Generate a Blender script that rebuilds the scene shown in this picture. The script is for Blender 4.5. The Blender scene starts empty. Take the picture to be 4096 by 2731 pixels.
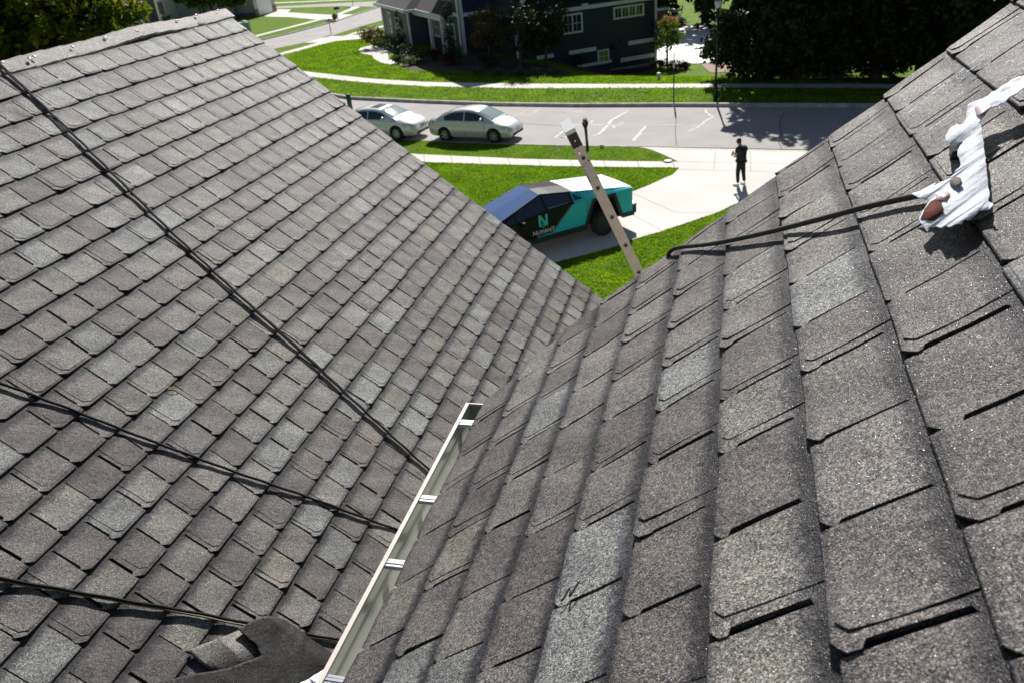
import bpy, bmesh, math, random
import numpy as np
from mathutils import Vector, Matrix
from math import radians as RAD, sin, cos, pi
S = bpy.context.scene
COL = S.collection
H = 9.45                       # eye height above the street
# ---------------------------------------------------------------- camera
_dn = Vector((592.0, 5934.5, 3190.0)).normalized()
_up = -_dn
_f = Vector((0, 0, 1.0)); _Y = (_f - _up * _f.dot(_up)).normalized(); _X = _Y.cross(_up)
MW = Matrix((_X, _Y, _up))     # image axes (right, down, forward) -> world
def ray(px, py):
    return (MW @ Vector(((px - 2048) / 3190, (py - 1365.5) / 3190, 1.0))).normalized()
cd = bpy.data.cameras.new('camera'); cam = bpy.data.objects.new('camera', cd); COL.objects.link(cam)
r_, d_, f_ = MW @ Vector((1, 0, 0)), MW @ Vector((0, 1, 0)), MW @ Vector((0, 0, 1))
cam.matrix_world = Matrix(((r_.x, -d_.x, -f_.x, 0), (r_.y, -d_.y, -f_.y, 0), (r_.z, -d_.z, -f_.z, H), (0, 0, 0, 1)))
cd.sensor_width = 36; cd.lens = 28.04; cd.clip_start = 0.05; cd.clip_end = 3000
cd.dof.use_dof = True; cd.dof.focus_distance = 2.5; cd.dof.aperture_fstop = 7.0
S.camera = cam
# ---------------------------------------------------------------- world and sun
SUN_EL, SUN_AZ = RAD(38.3), RAD(11.0)      # azimuth clockwise from +Y
w = bpy.data.worlds.new("World"); S.world = w; w.use_nodes = True
nt = w.node_tree; bg = nt.nodes['Background']
sky = nt.nodes.new('ShaderNodeTexSky'); sky.sky_type = 'NISHITA'; sky.sun_disc = False
sky.sun_elevation = SUN_EL; sky.sun_rotation = SUN_AZ
nt.links.new(sky.outputs[0], bg.inputs[0]); bg.inputs[1].default_value = 0.04
sd = bpy.data.lights.new('sun', 'SUN'); sd.energy = 4.9; sd.angle = RAD(0.53); sd.color = (1, .965, .92)
sun = bpy.data.objects.new('sun', sd); COL.objects.link(sun)
sv = Vector((sin(SUN_AZ) * cos(SUN_EL), cos(SUN_AZ) * cos(SUN_EL), sin(SUN_EL)))
sun.rotation_euler = sv.to_track_quat('Z', 'Y').to_euler(); sun.location = (0, 0, 60)
S.view_settings.view_transform = 'Standard'; S.view_settings.look = 'None'
S.view_settings.exposure = 0.50; S.view_settings.gamma = 1
S.cycles.max_bounces = 6; S.cycles.use_denoising = True

# ---------------------------------------------------------------- helpers
rnd = random.Random(7)
def terr(x, y):
    t = y - (52.5 - .56 * x)
    a = min(1, max(0, t / 18)); b = min(1, max(0, (x - 1) / 10))
    return -2.3 * a * a * (3 - 2 * a) * b * b * (3 - 2 * b)
def onz(px, py, z=0.0):
    r = ray(px, py); t = (z - H) / r.z
    return Vector((r.x * t, r.y * t, z))
def ont(px, py):
    z = 0
    for _ in range(25):
        p = onz(px, py, z); z = .5 * z + .5 * terr(p.x, p.y)
    return Vector((p.x, p.y, z))
def at_dist(px, py, t):
    return Vector((0, 0, H)) + ray(px, py) * t
def tag(o, label=None, cat=None, group=None, kind=None):
    if label: o['label'] = label
    if cat: o['category'] = cat
    if group: o['group'] = group
    if kind: o['kind'] = kind
    return o
def empty(name, loc=(0, 0, 0), rz=0):
    o = bpy.data.objects.new(name, None); COL.objects.link(o); o.location = loc; o.rotation_euler = (0, 0, rz)
    o.empty_display_size = .2
    return o
def link(name, me, parent=None, mat=None):
    o = bpy.data.objects.new(name, me); COL.objects.link(o)
    if parent: o.parent = parent
    if mat is not None:
        for m in (mat if isinstance(mat, (list, tuple)) else [mat]): me.materials.append(m)
    return o
class MB:
    def __init__(s): s.v = []; s.f = []; s.m = []
    def add(s, vs, fs, mi=0):
        n = len(s.v); s.v += [tuple(v) for v in vs]; s.f += [tuple(i + n for i in f) for f in fs]; s.m += [mi] * len(fs); return s
    def box(s, c, sz, rz=0, mi=0, M=None):
        x, y, z = [a / 2 for a in sz]
        vs = [Vector((i, j, k)) for i in (-x, x) for j in (-y, y) for k in (-z, z)]
        Rm = M if M is not None else Matrix.Rotation(rz, 3, 'Z')
        vs = [Rm @ v + Vector(c) for v in vs]
        return s.add(vs, [(0, 1, 3, 2), (4, 6, 7, 5), (0, 4, 5, 1), (2, 3, 7, 6), (0, 2, 6, 4), (1, 5, 7, 3)], mi)
    def lbox(s, lo, hi, mi=0):
        return s.box([(a + b) / 2 for a, b in zip(lo, hi)], [abs(b - a) for a, b in zip(lo, hi)], mi=mi)
    def poly(s, pts, mi=0): return s.add(pts, [tuple(range(len(pts)))], mi)
    def prism(s, pts, dv, mi=0):
        n = len(pts); dv = Vector(dv); a = [Vector(p) for p in pts]; b = [p + dv for p in a]
        return s.add(a + b, [tuple(range(n))[::-1], tuple(range(n, 2 * n))] + [(i, (i + 1) % n, (i + 1) % n + n, i + n) for i in range(n)], mi)
    def tube(s, pts, rad, seg=8, mi=0, cap=True):
        pts = [Vector(p) for p in pts]; rr = rad if isinstance(rad, (list, tuple)) else [rad] * len(pts)
        rings = []; up = Vector((.13, .07, 1)); n0 = len(s.v)
        for i, p in enumerate(pts):
            t = (pts[min(i + 1, len(pts) - 1)] - pts[max(i - 1, 0)]).normalized()
            a = t.cross(up)
            if a.length < 1e-3: a = t.cross(Vector((1, 0, 0)))
            a.normalize(); b = t.cross(a)
            for k in range(seg):
                q = 2 * pi * k / seg; s.v.append(tuple(p + (a * cos(q) + b * sin(q)) * rr[i]))
        for i in range(len(pts) - 1):
            for k in range(seg):
                s.f.append((n0 + i * seg + k, n0 + i * seg + (k + 1) % seg, n0 + (i + 1) * seg + (k + 1) % seg, n0 + (i + 1) * seg + k)); s.m.append(mi)
        if cap:
            s.f.append(tuple(n0 + k for k in range(seg))[::-1]); s.m.append(mi)
            e = n0 + (len(pts) - 1) * seg; s.f.append(tuple(e + k for k in range(seg))); s.m.append(mi)
        return s
    def build(s, name, mat, parent=None, smooth=False):
        me = bpy.data.meshes.new(name); me.from_pydata(s.v, [], s.f)
        o = link(name, me, parent, mat)
        me.polygons.foreach_set('material_index', s.m)
        if smooth: me.polygons.foreach_set('use_smooth', [True] * len(s.f))
        me.update(); return o
def copy_tree(o, parent=None):
    c = o.copy(); COL.objects.link(c); c.parent = parent
    for ch in o.children: copy_tree(ch, c)
    return c
def ell(center, rad, nu=10, nv=14):
    vs = [];
    for i in range(nu + 1):
        a = pi * i / nu
        for j in range(nv):
            b = 2 * pi * j / nv; vs.append((center[0] + rad[0] * sin(a) * cos(b), center[1] + rad[1] * sin(a) * sin(b), center[2] + rad[2] * cos(a)))
    fs = [(i * nv + j, i * nv + (j + 1) % nv, (i + 1) * nv + (j + 1) % nv, (i + 1) * nv + j)[::-1] for i in range(nu) for j in range(nv)]
    return vs, fs

# ---------------------------------------------------------------- materials
def mat(name, col, rough=.7, metal=0, spec=.5, emit=None, noise=None, bump=None, coat=0, trans=0):
    """noise=(scale, amount) value variation; bump=(scale, strength, distance)"""
    m = bpy.data.materials.new(name); m.use_nodes = True; N = m.node_tree; b = N.nodes['Principled BSDF']
    b.inputs['Base Color'].default_value = (*col, 1); b.inputs['Roughness'].default_value = rough
    b.inputs['Metallic'].default_value = metal; b.inputs['Specular IOR Level'].default_value = spec
    b.inputs['Coat Weight'].default_value = coat
    tc = N.nodes.new('ShaderNodeTexCoord')
    if noise:
        n = N.nodes.new('ShaderNodeTexNoise'); n.inputs['Scale'].default_value = noise[0]; n.inputs['Detail'].default_value = 6
        N.links.new(tc.outputs['Object'], n.inputs['Vector'])
        r = N.nodes.new('ShaderNodeMapRange'); r.inputs[1].default_value = .3; r.inputs[2].default_value = .7
        r.inputs[3].default_value = 1 - noise[1]; r.inputs[4].default_value = 1 + noise[1]
        N.links.new(n.outputs[0], r.inputs[0])
        mx = N.nodes.new('ShaderNodeMix'); mx.data_type = 'RGBA'; mx.blend_type = 'MULTIPLY'; mx.inputs[0].default_value = 1
        mx.inputs[6].default_value = (*col, 1); N.links.new(r.outputs[0], mx.inputs[7]); N.links.new(mx.outputs[2], b.inputs['Base Color'])
    if bump:
        n = N.nodes.new('ShaderNodeTexNoise'); n.inputs['Scale'].default_value = bump[0]; n.inputs['Detail'].default_value = 5
        N.links.new(tc.outputs['Object'], n.inputs['Vector'])
        bp = N.nodes.new('ShaderNodeBump'); bp.inputs['Strength'].default_value = bump[1]; bp.inputs['Distance'].default_value = bump[2]
        N.links.new(n.outputs[0], bp.inputs['Height']); N.links.new(bp.outputs[0], b.inputs['Normal'])
    return m
def nn(N, t, **k):
    n = N.nodes.new(t)
    for a, v in k.items(): setattr(n, a, v)
    return n
def ramp(N, src, stops, interp='LINEAR'):
    r = N.nodes.new('ShaderNodeValToRGB'); e = r.color_ramp.elements; r.color_ramp.interpolation = interp
    while len(e) < len(stops): e.new(.5)
    for x, (p, c) in zip(e, stops): x.position = p; x.color = (*c, 1) if len(c) == 3 else c
    N.links.new(src, r.inputs[0]); return r.outputs[0]
def mul(N, a, b, mode='MULTIPLY', fac=1):
    mx = N.nodes.new('ShaderNodeMix'); mx.data_type = 'RGBA'; mx.blend_type = mode
    if isinstance(fac, (int, float)): mx.inputs[0].default_value = fac
    else: N.links.new(fac, mx.inputs[0])
    for i, x in ((6, a), (7, b)):
        if isinstance(x, tuple): mx.inputs[i].default_value = (*x, 1)
        else: N.links.new(x, mx.inputs[i])
    return mx.outputs[2]
def noise(N, vec, scale, detail=3, rough=.5):
    n = N.nodes.new('ShaderNodeTexNoise'); n.inputs['Scale'].default_value = scale; n.inputs['Detail'].default_value = detail
    n.inputs['Roughness'].default_value = rough; N.links.new(vec, n.inputs['Vector']); return n.outputs[0]

def shingle_mat(name='asphalt_shingle', bright=1.0, spec=.5):
    m = bpy.data.materials.new(name); m.use_nodes = True; N = m.node_tree; b = N.nodes['Principled BSDF']
    tc = N.nodes.new('ShaderNodeTexCoord'); at = nn(N, 'ShaderNodeAttribute', attribute_name='tab')
    sp = N.nodes.new('ShaderNodeSeparateColor'); N.links.new(at.outputs['Color'], sp.inputs[0])
    uv = N.nodes.new('ShaderNodeSeparateXYZ'); N.links.new(tc.outputs['UV'], uv.inputs[0])
    base = ramp(N, sp.outputs[0], [(0, (.142, .128, .127)), (.22, (.182, .172, .166)), (.45, (.162, .149, .145)), (.62, (.205, .198, .184)), (.80, (.224, .232, .230)), (.95, (.196, .182, .164))], 'CONSTANT')
    # per tab value
    vv = N.nodes.new('ShaderNodeMapRange'); vv.inputs[3].default_value = .84 * bright; vv.inputs[4].default_value = 1.2 * bright; N.links.new(sp.outputs[1], vv.inputs[0])
    c = mul(N, base, vv.outputs[0])
    # blotches
    bl = noise(N, tc.outputs['Object'], 9, 4)
    c = mul(N, c, ramp(N, bl, [(.3, (.86, .85, .86)), (.7, (1.12, 1.13, 1.1))]))
    # granules: cells of stone of several colours
    vo = nn(N, 'ShaderNodeTexVoronoi', feature='F1'); vo.inputs['Scale'].default_value = 360; N.links.new(tc.outputs['Object'], vo.inputs['Vector'])
    sc = N.nodes.new('ShaderNodeSeparateColor'); N.links.new(vo.outputs['Color'], sc.inputs[0])
    gr = ramp(N, sc.outputs[0], [(0, (.22, .22, .25)), (.26, (.58, .57, .58)), (.5, (.98, .96, .94)), (.72, (1.4, 1.35, 1.26)), (.88, (2.0, 2.0, 1.98)), (.97, (1.9, 1.45, 1.1))], 'CONSTANT')
    c = mul(N, c, gr)
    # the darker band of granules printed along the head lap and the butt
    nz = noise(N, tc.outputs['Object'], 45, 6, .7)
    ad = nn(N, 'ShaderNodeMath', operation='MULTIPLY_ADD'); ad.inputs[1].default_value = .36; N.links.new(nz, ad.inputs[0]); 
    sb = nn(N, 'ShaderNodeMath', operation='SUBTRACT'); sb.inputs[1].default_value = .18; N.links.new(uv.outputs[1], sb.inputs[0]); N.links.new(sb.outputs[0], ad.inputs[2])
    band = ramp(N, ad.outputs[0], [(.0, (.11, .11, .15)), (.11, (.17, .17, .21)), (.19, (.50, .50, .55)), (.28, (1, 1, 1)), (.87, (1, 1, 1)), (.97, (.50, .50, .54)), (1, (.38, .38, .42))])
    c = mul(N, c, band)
    N.links.new(c, b.inputs['Base Color'])
    rg = ramp(N, sc.outputs[1], [(0, (.65, .65, .65)), (.70, (.45, .45, .45)), (.95, (.22, .22, .22))], 'CONSTANT')
    N.links.new(rg, b.inputs['Roughness']); b.inputs['Specular IOR Level'].default_value = spec
    # relief of the granules
    v2 = nn(N, 'ShaderNodeTexVoronoi', feature='F1'); v2.inputs['Scale'].default_value = 360; N.links.new(tc.outputs['Object'], v2.inputs['Vector'])
    b1 = N.nodes.new('ShaderNodeBump'); b1.invert = True; b1.inputs['Strength'].default_value = .9; b1.inputs['Distance'].default_value = .0016; N.links.new(v2.outputs['Distance'], b1.inputs['Height'])
    n3 = noise(N, tc.outputs['Object'], 60, 4)
    b2 = N.nodes.new('ShaderNodeBump'); b2.inputs['Strength'].default_value = .5; b2.inputs['Distance'].default_value = .006; N.links.new(n3, b2.inputs['Height'])
    N.links.new(b1.outputs[0], b2.inputs['Normal']); N.links.new(b2.outputs[0], b.inputs['Normal'])
    return m
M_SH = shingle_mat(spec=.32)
M_RIDGE = shingle_mat('ridge_shingle_sun_glare', 1.75, .4)  # lighter than the slopes: grazing sun glare put into the base colour
M_DARK = mat('asphalt_underlay', (.018, .017, .018), .9)
M_TRIM = mat('cream_trim_paint', (.66, .62, .54), .45, noise=(3, .05))
M_WALL = mat('beige_siding', (.52, .47, .39), .6, noise=(2, .05))

# ---------------------------------------------------------------- roof frames
d = Vector((.2875, .9578, 0)).normalized(); pe = Vector((d.y, -d.x, 0)); TH = RAD(39.8)
sA = pe * cos(TH) - Vector((0, 0, sin(TH))); nA = Vector((pe.x * sin(TH), pe.y * sin(TH), cos(TH)))
sB = -pe * cos(TH) - Vector((0, 0, sin(TH))); nB = Vector((-pe.x * sin(TH), -pe.y * sin(TH), cos(TH)))
CAM = Vector((0, 0, H)); OA = CAM - nA * 3.72; OB = CAM - nB * .78
def WA(u, v, h=0): return OA + d * u + sA * v + nA * h
def WB(u, v, h=0): return OB + d * u + sB * (v + max(0, v - 1.5) * .075) + nB * h
def onA(px, py, h=0):
    r = ray(px, py); t = (h - 3.72) / nA.dot(r); p = r * t; return (p.dot(d), p.dot(sA))
def onB(px, py, h=0):
    r = ray(px, py); t = (h - .78) / nB.dot(r); p = r * t; return (p.dot(d), p.dot(sB))

def shingle_field(Wf, u0, u1, vtop, vbot, phase, e, wd, seed, rake, thick=.010, gap=.011, nu=4, top_cut=-9, cham=(.027, .038)):
    R = random.Random(seed); V = []; F = []; T = []; UV = []; MI = []
    k0 = math.floor((vtop - phase) / e); k1 = math.ceil((vbot - phase) / e)
    def emit(rows, h0, hT, vk, tabc, umin, curl, lay, tt):
        # rows: (v, uL, uR); top surface grid then a skirt
        n0 = len(V); nr = len(rows)
        for (v, ul, ur) in rows:
            fr = 1 - (vk - v) / e
            for j in range(nu + 1):
                q = j / nu; u = ul + (ur - ul) * q
                hh = h0 + hT * fr + curl * max(0, fr) ** 3 * (1 - q) ** 2
                hh += .0022 * sin(u * 11 + v * 7 + seed) + .0016 * sin(u * 29 - v * 23)
                if v > vk - .003: hh -= .0025
                V.append(tuple(Wf(u, v, hh)))
        def quad(a, b_, c, d2, uvs): F.append((a, b_, c, d2)); T.append((*tabc, lay)); UV.extend(uvs); MI.append(0)
        def fr_of(v): return 1 - (vk - v) / e
        for i in range(nr - 1):
            for j in range(nu):
                a = n0 + i * (nu + 1) + j
                f0, f1 = fr_of(rows[i][0]), fr_of(rows[i + 1][0])
                quad(a, a + nu + 1, a + nu + 2, a + 1, [(0, f0), (0, f1), (1, f1), (1, f0)])
        # skirt along near edge, butt, far edge
        loop = [n0 + i * (nu + 1) for i in range(nr)] + [n0 + (nr - 1) * (nu + 1) + j for j in range(1, nu + 1)] + [n0 + i * (nu + 1) + nu for i in range(nr - 2, -1, -1)]
        b0 = len(V); nrm = Wf(0, 0, 1) - Wf(0, 0, 0)
        for ix in loop: V.append(tuple(Vector(V[ix]) - nrm * tt))
        for q in range(len(loop) - 1):
            F.append((loop[q + 1], loop[q], b0 + q, b0 + q + 1)); T.append((tabc[0], tabc[1] * .5, tabc[2], lay)); UV.extend([(0, 1.0)] * 4); MI.append(0)
    for k in range(k0, k1 + 1):
        vk = phase + k * e
        off = (.5 if k % 2 else 0) * wd + R.uniform(-.03, .03) * wd + .008 * k
        i0 = math.floor((u0 - off) / wd) - 1; i1 = math.ceil((u1 - off) / wd) + 1
        if vk < vtop + .03: continue
        # dark sheet under the slots of this course
        va, vb = max(vk - e * 1.02, vtop + .004), vk - .012; re = rake(vk) - .02
        n0 = len(V); V += [tuple(Wf(u, v, h)) for v, h in ((va, -.011), (vb, -.002)) for u in (u0, re)]
        F.append((n0, n0 + 2, n0 + 3, n0 + 1)); T.append((0, 0, 0, 0)); UV.extend([(0, .5)] * 4); MI.append(1)
        jit = {}
        for i in range(i0, i1 + 1): jit[i] = R.uniform(-.09, .09) * wd
        vj = R.uniform(-.003, .003)
        for i in range(i0, i1):
            ua = off + i * wd + jit[i]; ub = off + (i + 1) * wd + jit[i + 1]
            rk = rake(vk) + R.uniform(-.012, .012)
            if ub < u0 or ua > rk - .03: continue
            ua = max(ua, u0); last = ub > rk - .04
            if last: ub = rk
            g = gap * R.choice((.6, 1, 1, 1.5)); ch = R.uniform(*cham); ovl = R.random() < .5 and ub - ua > .12
            s0, s1 = R.uniform(.88, .95), R.uniform(.20, .27); dv = vj + R.uniform(-.004, .004); vq = vk + dv
            top = max(vk - e * 1.06, top_cut)
            if vq - top < .03: continue
            c = (R.random(), R.random(), R.random()); curl = R.choice((0, 0, 0, .002, .004, .006, .009)) if not last else .004
            base = [(top, 0), (vk - s0 * e, 0), (vk - (s0 - .03) * e, g), (vk - .55 * e, g), (vk - s1 * e, g), (vk - (s1 - .03) * e, .0004), (vq - ch, .0004), (vq - ch * .5, ch * .5), (vq - .003, ch * .97), (vq, ch)]
            rows = [(v, ua + x, ub) for v, x in base if v >= top - 1e-6]
            fe = .003 if last else 0
            rows = [(v, a, b_ - (fe if v > vq - .01 else 0)) for v, a, b_ in rows]
            emit(rows, 0, thick, vq, c, ua, curl, 0, .009)
            if ovl:
                x0 = R.uniform(.028, .045); c2 = (c[0], min(1, c[1] + R.uniform(-.1, .15)), c[2]); vo = vq - R.uniform(.010, .016); ch2 = ch * .8
                rows = [(top, ua + x0, ub - .001), (vk - .5 * e, ua + x0 + R.uniform(-.003, .003), ub - .001), (vo - ch2, ua + x0, ub - .001), (vo - ch2 * .5, ua + x0 + ch2 * .5, ub - .001), (vo - .002, ua + x0 + ch2 * .95, ub - .001), (vo, ua + x0 + ch2, ub - .001)]
                rows = [q for q in rows if q[0] >= top - 1e-6]
                emit(rows, .0016, thick, vq, c2, ua, curl, 1, .0018)
    me = bpy.data.meshes.new('roof_slope'); me.from_pydata(V, [], F)
    uvl = me.uv_layers.new(name='UVMap'); uvl.data.foreach_set('uv', np.array(UV, dtype=np.float32).ravel())
    ca = me.color_attributes.new('tab', 'FLOAT_COLOR', 'CORNER')
    tt = np.repeat(np.array([(t[0], t[1], t[2], 1) for t in T], dtype=np.float32), [len(f) for f in F], axis=0)
    ca.data.foreach_set('color', tt.ravel()); me.polygons.foreach_set('material_index', MI); me.update()
    return me

def interp(tbl, x):
    if x <= tbl[0][0]: return tbl[0][1]
    for (a, b_), (c, e_) in zip(tbl, tbl[1:]):
        if x <= c: return b_ + (e_ - b_) * (x - a) / (c - a)
    return tbl[-1][1]
rakeA = lambda v: 7.79 + .012 * sin(v * 5)
_rb = [(-2.0, 2.78), (-.39, 2.80), (.24, 2.815), (.94, 2.83), (1.24, 2.865), (1.58, 2.835), (1.88, 2.72)]
rakeB = lambda v: interp(_rb, v)

house = empty('roofed_house', (0, 6, 0))
tag(house, 'house with two steep grey shingled roof slopes and a cream gutter between them', 'house')
def hpart(o):   # children keep world coordinates
    o.matrix_parent_inverse = Matrix.Translation((0, -6, 0)); return o
E_ = .2028
meA = shingle_field(WA, -1.15, 7.79, -3.5, 2.55, -.5386, E_, .2140, 3, rakeA, top_cut=-3.50)
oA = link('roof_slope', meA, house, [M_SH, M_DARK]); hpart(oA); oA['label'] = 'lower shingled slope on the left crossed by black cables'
meB = shingle_field(WB, -1.15, 2.83, -2.28, 1.80, .2385, E_, .2215, 11, rakeB, thick=.0090, gap=.0095, nu=5, cham=(.019, .028))
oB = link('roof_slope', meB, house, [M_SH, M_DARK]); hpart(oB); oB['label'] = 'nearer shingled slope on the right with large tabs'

# ridge cap of the left slope, overlapping caps bent over the ridge
rc = MB(); R = random.Random(5); u = 7.84; RV = -3.505
sA2 = -pe * cos(TH) - Vector((0, 0, sin(TH))); nA2 = Vector((-pe.x * sin(TH), -pe.y * sin(TH), cos(TH)))
RP = WA(0, RV)
i = 0
ridge = MB()
while u > 1.0:
    L = .24; ua = u - L; lift = .016
    wv = .135 + .004 * sin(i * .7) + R.uniform(-.001, .001)
    def P(uu, side, q, h):
        # q distance from ridge along slope, side A or far side
        b_ = RP + d * uu + Vector((0, 0, h + .012 * sin(uu * 2.2) + .006 * sin(uu * 5.1)))
        return b_ + (sA if side else sA2) * q
    rows = []
    for uu, h in ((ua - .01, .016), (ua + .1, .019), (u, .024)):
        rows.append([P(uu, 0, .15, h), P(uu, 0, .03, h + .008), P(uu, 1, .03, h + .008), P(uu, 1, .10, h + .004), P(uu, 1, wv, h - .0), P(uu, 1, wv, h - .016)])
    n0 = len(ridge.v); ridge.v += [tuple(p) for r in rows for p in r]
    for a in range(2):
        for b_ in range(5):
            q = n0 + a * 6 + b_; ridge.f.append((q, q + 1, q + 7, q + 6)); ridge.m.append(0)
    ridge.f.append(tuple(n0 + 12 + b_ for b_ in range(6))[::-1]); ridge.m.append(0)
    u -= .21; i += 1
me = bpy.data.meshes.new('ridge_cap'); me.from_pydata(ridge.v, [], ridge.f); me.uv_layers.new(name='UVMap')
me.uv_layers[0].data.foreach_set('uv', [.5] * (2 * len(me.loops)))
ca = me.color_attributes.new('tab', 'FLOAT_COLOR', 'CORNER'); ca.data.foreach_set('color', [.5, .9, .5, 1] * len(me.loops)); me.update()
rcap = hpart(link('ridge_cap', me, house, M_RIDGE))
M_NAIL = mat('nail_head', (.75, .70, .72), .25, metal=.7)
for (px, py) in [(10, 252), (118, 237), (137, 229), (290, 190), (420, 153), (547, 126), (708, 84), (784, 62), (871, 44)]:
    r = ray(px, py); q = None
    # point of the ridge strip under this pixel
    n_ = nA; t = (nA.dot(OA - CAM) + .030) / nA.dot(r); p = CAM + r * t
    v_, f__ = ell((0, 0, 0), (.016, .016, .006), 5, 8)
    qn = nA.to_track_quat('Z', 'X').to_matrix()
    m_ = MB().add([qn @ Vector(a) + p + nA * .004 for a in v_], f__); o = hpart(m_.build('nail', M_NAIL, house, True))

# decks, fascia, walls of the house
dk = MB()
def slab(Wf, u0, u1, v0, v1, h0, h1): 
    a = [Wf(u0, v0, h0), Wf(u1, v0, h0), Wf(u1, v1, h0), Wf(u0, v1, h0)]; b_ = [Wf(u0, v0, h1), Wf(u1, v0, h1), Wf(u1, v1, h1), Wf(u0, v1, h1)]
    return a + b_, [(0, 1, 2, 3), (7, 6, 5, 4), (0, 4, 5, 1), (1, 5, 6, 2), (2, 6, 7, 3), (3, 7, 4, 0)]
dk.add(*slab(WA, -1.2, 7.70, -3.5, 2.53, -.016, -.05)); dk.add(*slab(WB, -1.2, 2.68, -2.3, 1.865, -.014, -.03))
WA2 = lambda u, v, h: RP + d * u + sA2 * v + nA2 * h
WB2 = lambda u, v, h: WB(0, -2.3) + d * u + (pe * cos(TH) - Vector((0, 0, sin(TH)))) * v + Vector((pe.x * sin(TH), pe.y * sin(TH), cos(TH))) * h
dk.add(*slab(WA2, -1.2, 7.70, 0, 5.5, -.004, -.05)); dk.add(*slab(WB2, -1.2, 2.68, 0, 5.0, -.004, -.05))
hpart(dk.build('roof_deck', M_DARK, house))
fa = MB(); fa.add(*slab(WA, 7.701, 7.755, -3.5, 2.5, -.02, -.20)); hpart(fa.build('rake_board', M_TRIM, house)); fa = MB(); fa.add(*slab(WA2, 7.701, 7.755, 0.1, 5.5, -.02, -.20)); hpart(fa.build('rake_board', M_TRIM, house))
fa = MB(); fa.add(*slab(WB, 2.681, 2.72, -2.3, 1.80, -.02, -.19)); hpart(fa.build('rake_board', M_TRIM, house))
# eave fascia under B
ev = WB(0, 1.80, -.05); 
def PU(u, p, z): return d * u + pe * p + Vector((0, 0, z))
wl = MB()
zc = H
def wbox(u0, u1, p0, p1, z0, z1, mb=None):
    vs = [PU(u, p, z) for u in (u0, u1) for p in (p0, p1) for z in (z0, z1)]
    (mb or wl).add(vs, [(0, 1, 3, 2), (4, 6, 7, 5), (0, 4, 5, 1), (2, 3, 7, 6), (0, 2, 6, 4), (1, 5, 7, 3)])
pB = (WB(0, 1.8)).dot(pe); zB = WB(0, 1.8).z
wbox(-1.2, 2.5, pB + .42, 6, 0, zB - .20)
wbox(-1.2, 7.5, -9.0, -.62, 0, 4.85)
wl.add([PU(7.5, -9.0, 4.85), PU(7.5, -.62, 4.85), PU(7.5, RP.dot(pe), RP.z - .2), PU(-1.2, -9.0, 4.85), PU(-1.2, -.62, 4.85), PU(-1.2, RP.dot(pe), RP.z - .2)], [(0, 1, 2), (5, 4, 3), (0, 3, 4, 1), (1, 4, 5, 2), (2, 5, 3, 0)])
apB = WB(0, -2.3)
wl.add([PU(u, p, z) for u in (2.5, -1.2) for p, z in ((pB + .42, zB - .2), (apB.dot(pe), apB.z - .25), (6, zB - .2))], [(0, 1, 2), (5, 4, 3), (0, 3, 4, 1), (1, 4, 5, 2), (2, 5, 3, 0)])
hpart(wl.build('wall', M_WALL, house))

# gutter
M_GUT = mat('gutter_inside', (.56, .56, .47), .16, metal=.35, spec=.6, noise=(4, .10)); M_LIP = mat('gutter_paint', (.58, .53, .47), .45)
M_ALU = mat('brushed_aluminium', (.78, .79, .82), .28, metal=.9)
ge = WB(0, 1.885).z; gp = -1.02
prof = [(.098, -.006), (.098, -.085), (.055, -.092), (.02, -.085), (.004, -.055), (-.004, -.03), (-.006, .0), (-.006, .004), (-.024, .004), (-.024, -.012), (-.018, -.04), (-.008, -.07), (.02, -.098), (.10, -.104)]
gu = MB(); u0g, u1g = .3, 2.70
n0 = 0
for uu in (u0g, u1g):
    for p, z in prof: gu.v.append(tuple(PU(uu, gp + p, ge + z)))
n = len(prof)
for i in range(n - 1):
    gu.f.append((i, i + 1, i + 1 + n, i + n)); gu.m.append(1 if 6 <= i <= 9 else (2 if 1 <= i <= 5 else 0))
gu.f.append((*range(n, n + 7), )); gu.m.append(0)
go = gu.build('gutter', [M_GUT, M_LIP, mat('gutter_sky_reflection', (.62, .63, .58), .28, metal=.45)], house); hpart(go)  # front inner wall and floor: metallic tone put in for the sky reflection
ec = MB(); ec.lbox((0, 0, 0), (1, 1, 1)); ec = MB()
wbox(2.700, 2.706, gp - .024, gp + .105, ge - .10, ge + .006, ec); eo = ec.build('end_cap', M_LIP, go)
lp = MB(); wbox(.3, 2.70, gp - .0215, gp - .0065, ge + .0045, ge + .009, lp); lp.build('gutter_lip', M_LIP, go)
for uu in (.86, 1.300, 1.757, 2.083, 2.569):
    hb = MB()
    for k in range(3):
        wbox(uu - .016 + k * .012, uu - .008 + k * .012, gp - .006, gp + .096, ge - .006, ge + .002 + (k == 1) * .002, hb)
    wbox(uu - .018, uu + .018, gp - .006, gp + .1, ge - .012, ge - .006, hb)
    for k in (0, 1): hb.tube([PU(uu - .004, gp + .078, ge + .004), PU(uu - .004, gp + .086, ge + .010)], .006, 6)
    hb.build('gutter_hanger', M_ALU, go)
fb = MB(); wbox(-1.2, 2.68, gp + .105, gp + .13, ge - .16, ge - .022, fb); wbox(-1.2, 2.68, gp + .13, pB + .45, ge - .17, ge - .15, fb)
hpart(fb.build('fascia', M_TRIM, house))
# exposed batten gutter of the lower eave
lg = MB(); pa = WA(0, 2.55).dot(pe); za = WA(0, 2.55).z; wbox(2.9, 7.75, pa - .02, pa + .10, za - .12, za - .02, lg); wbox(2.9, 7.75, pa - .04, pa - .02, za - .2, za - .02, lg)
hpart(lg.build('lower_gutter', M_LIP, house))

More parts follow.
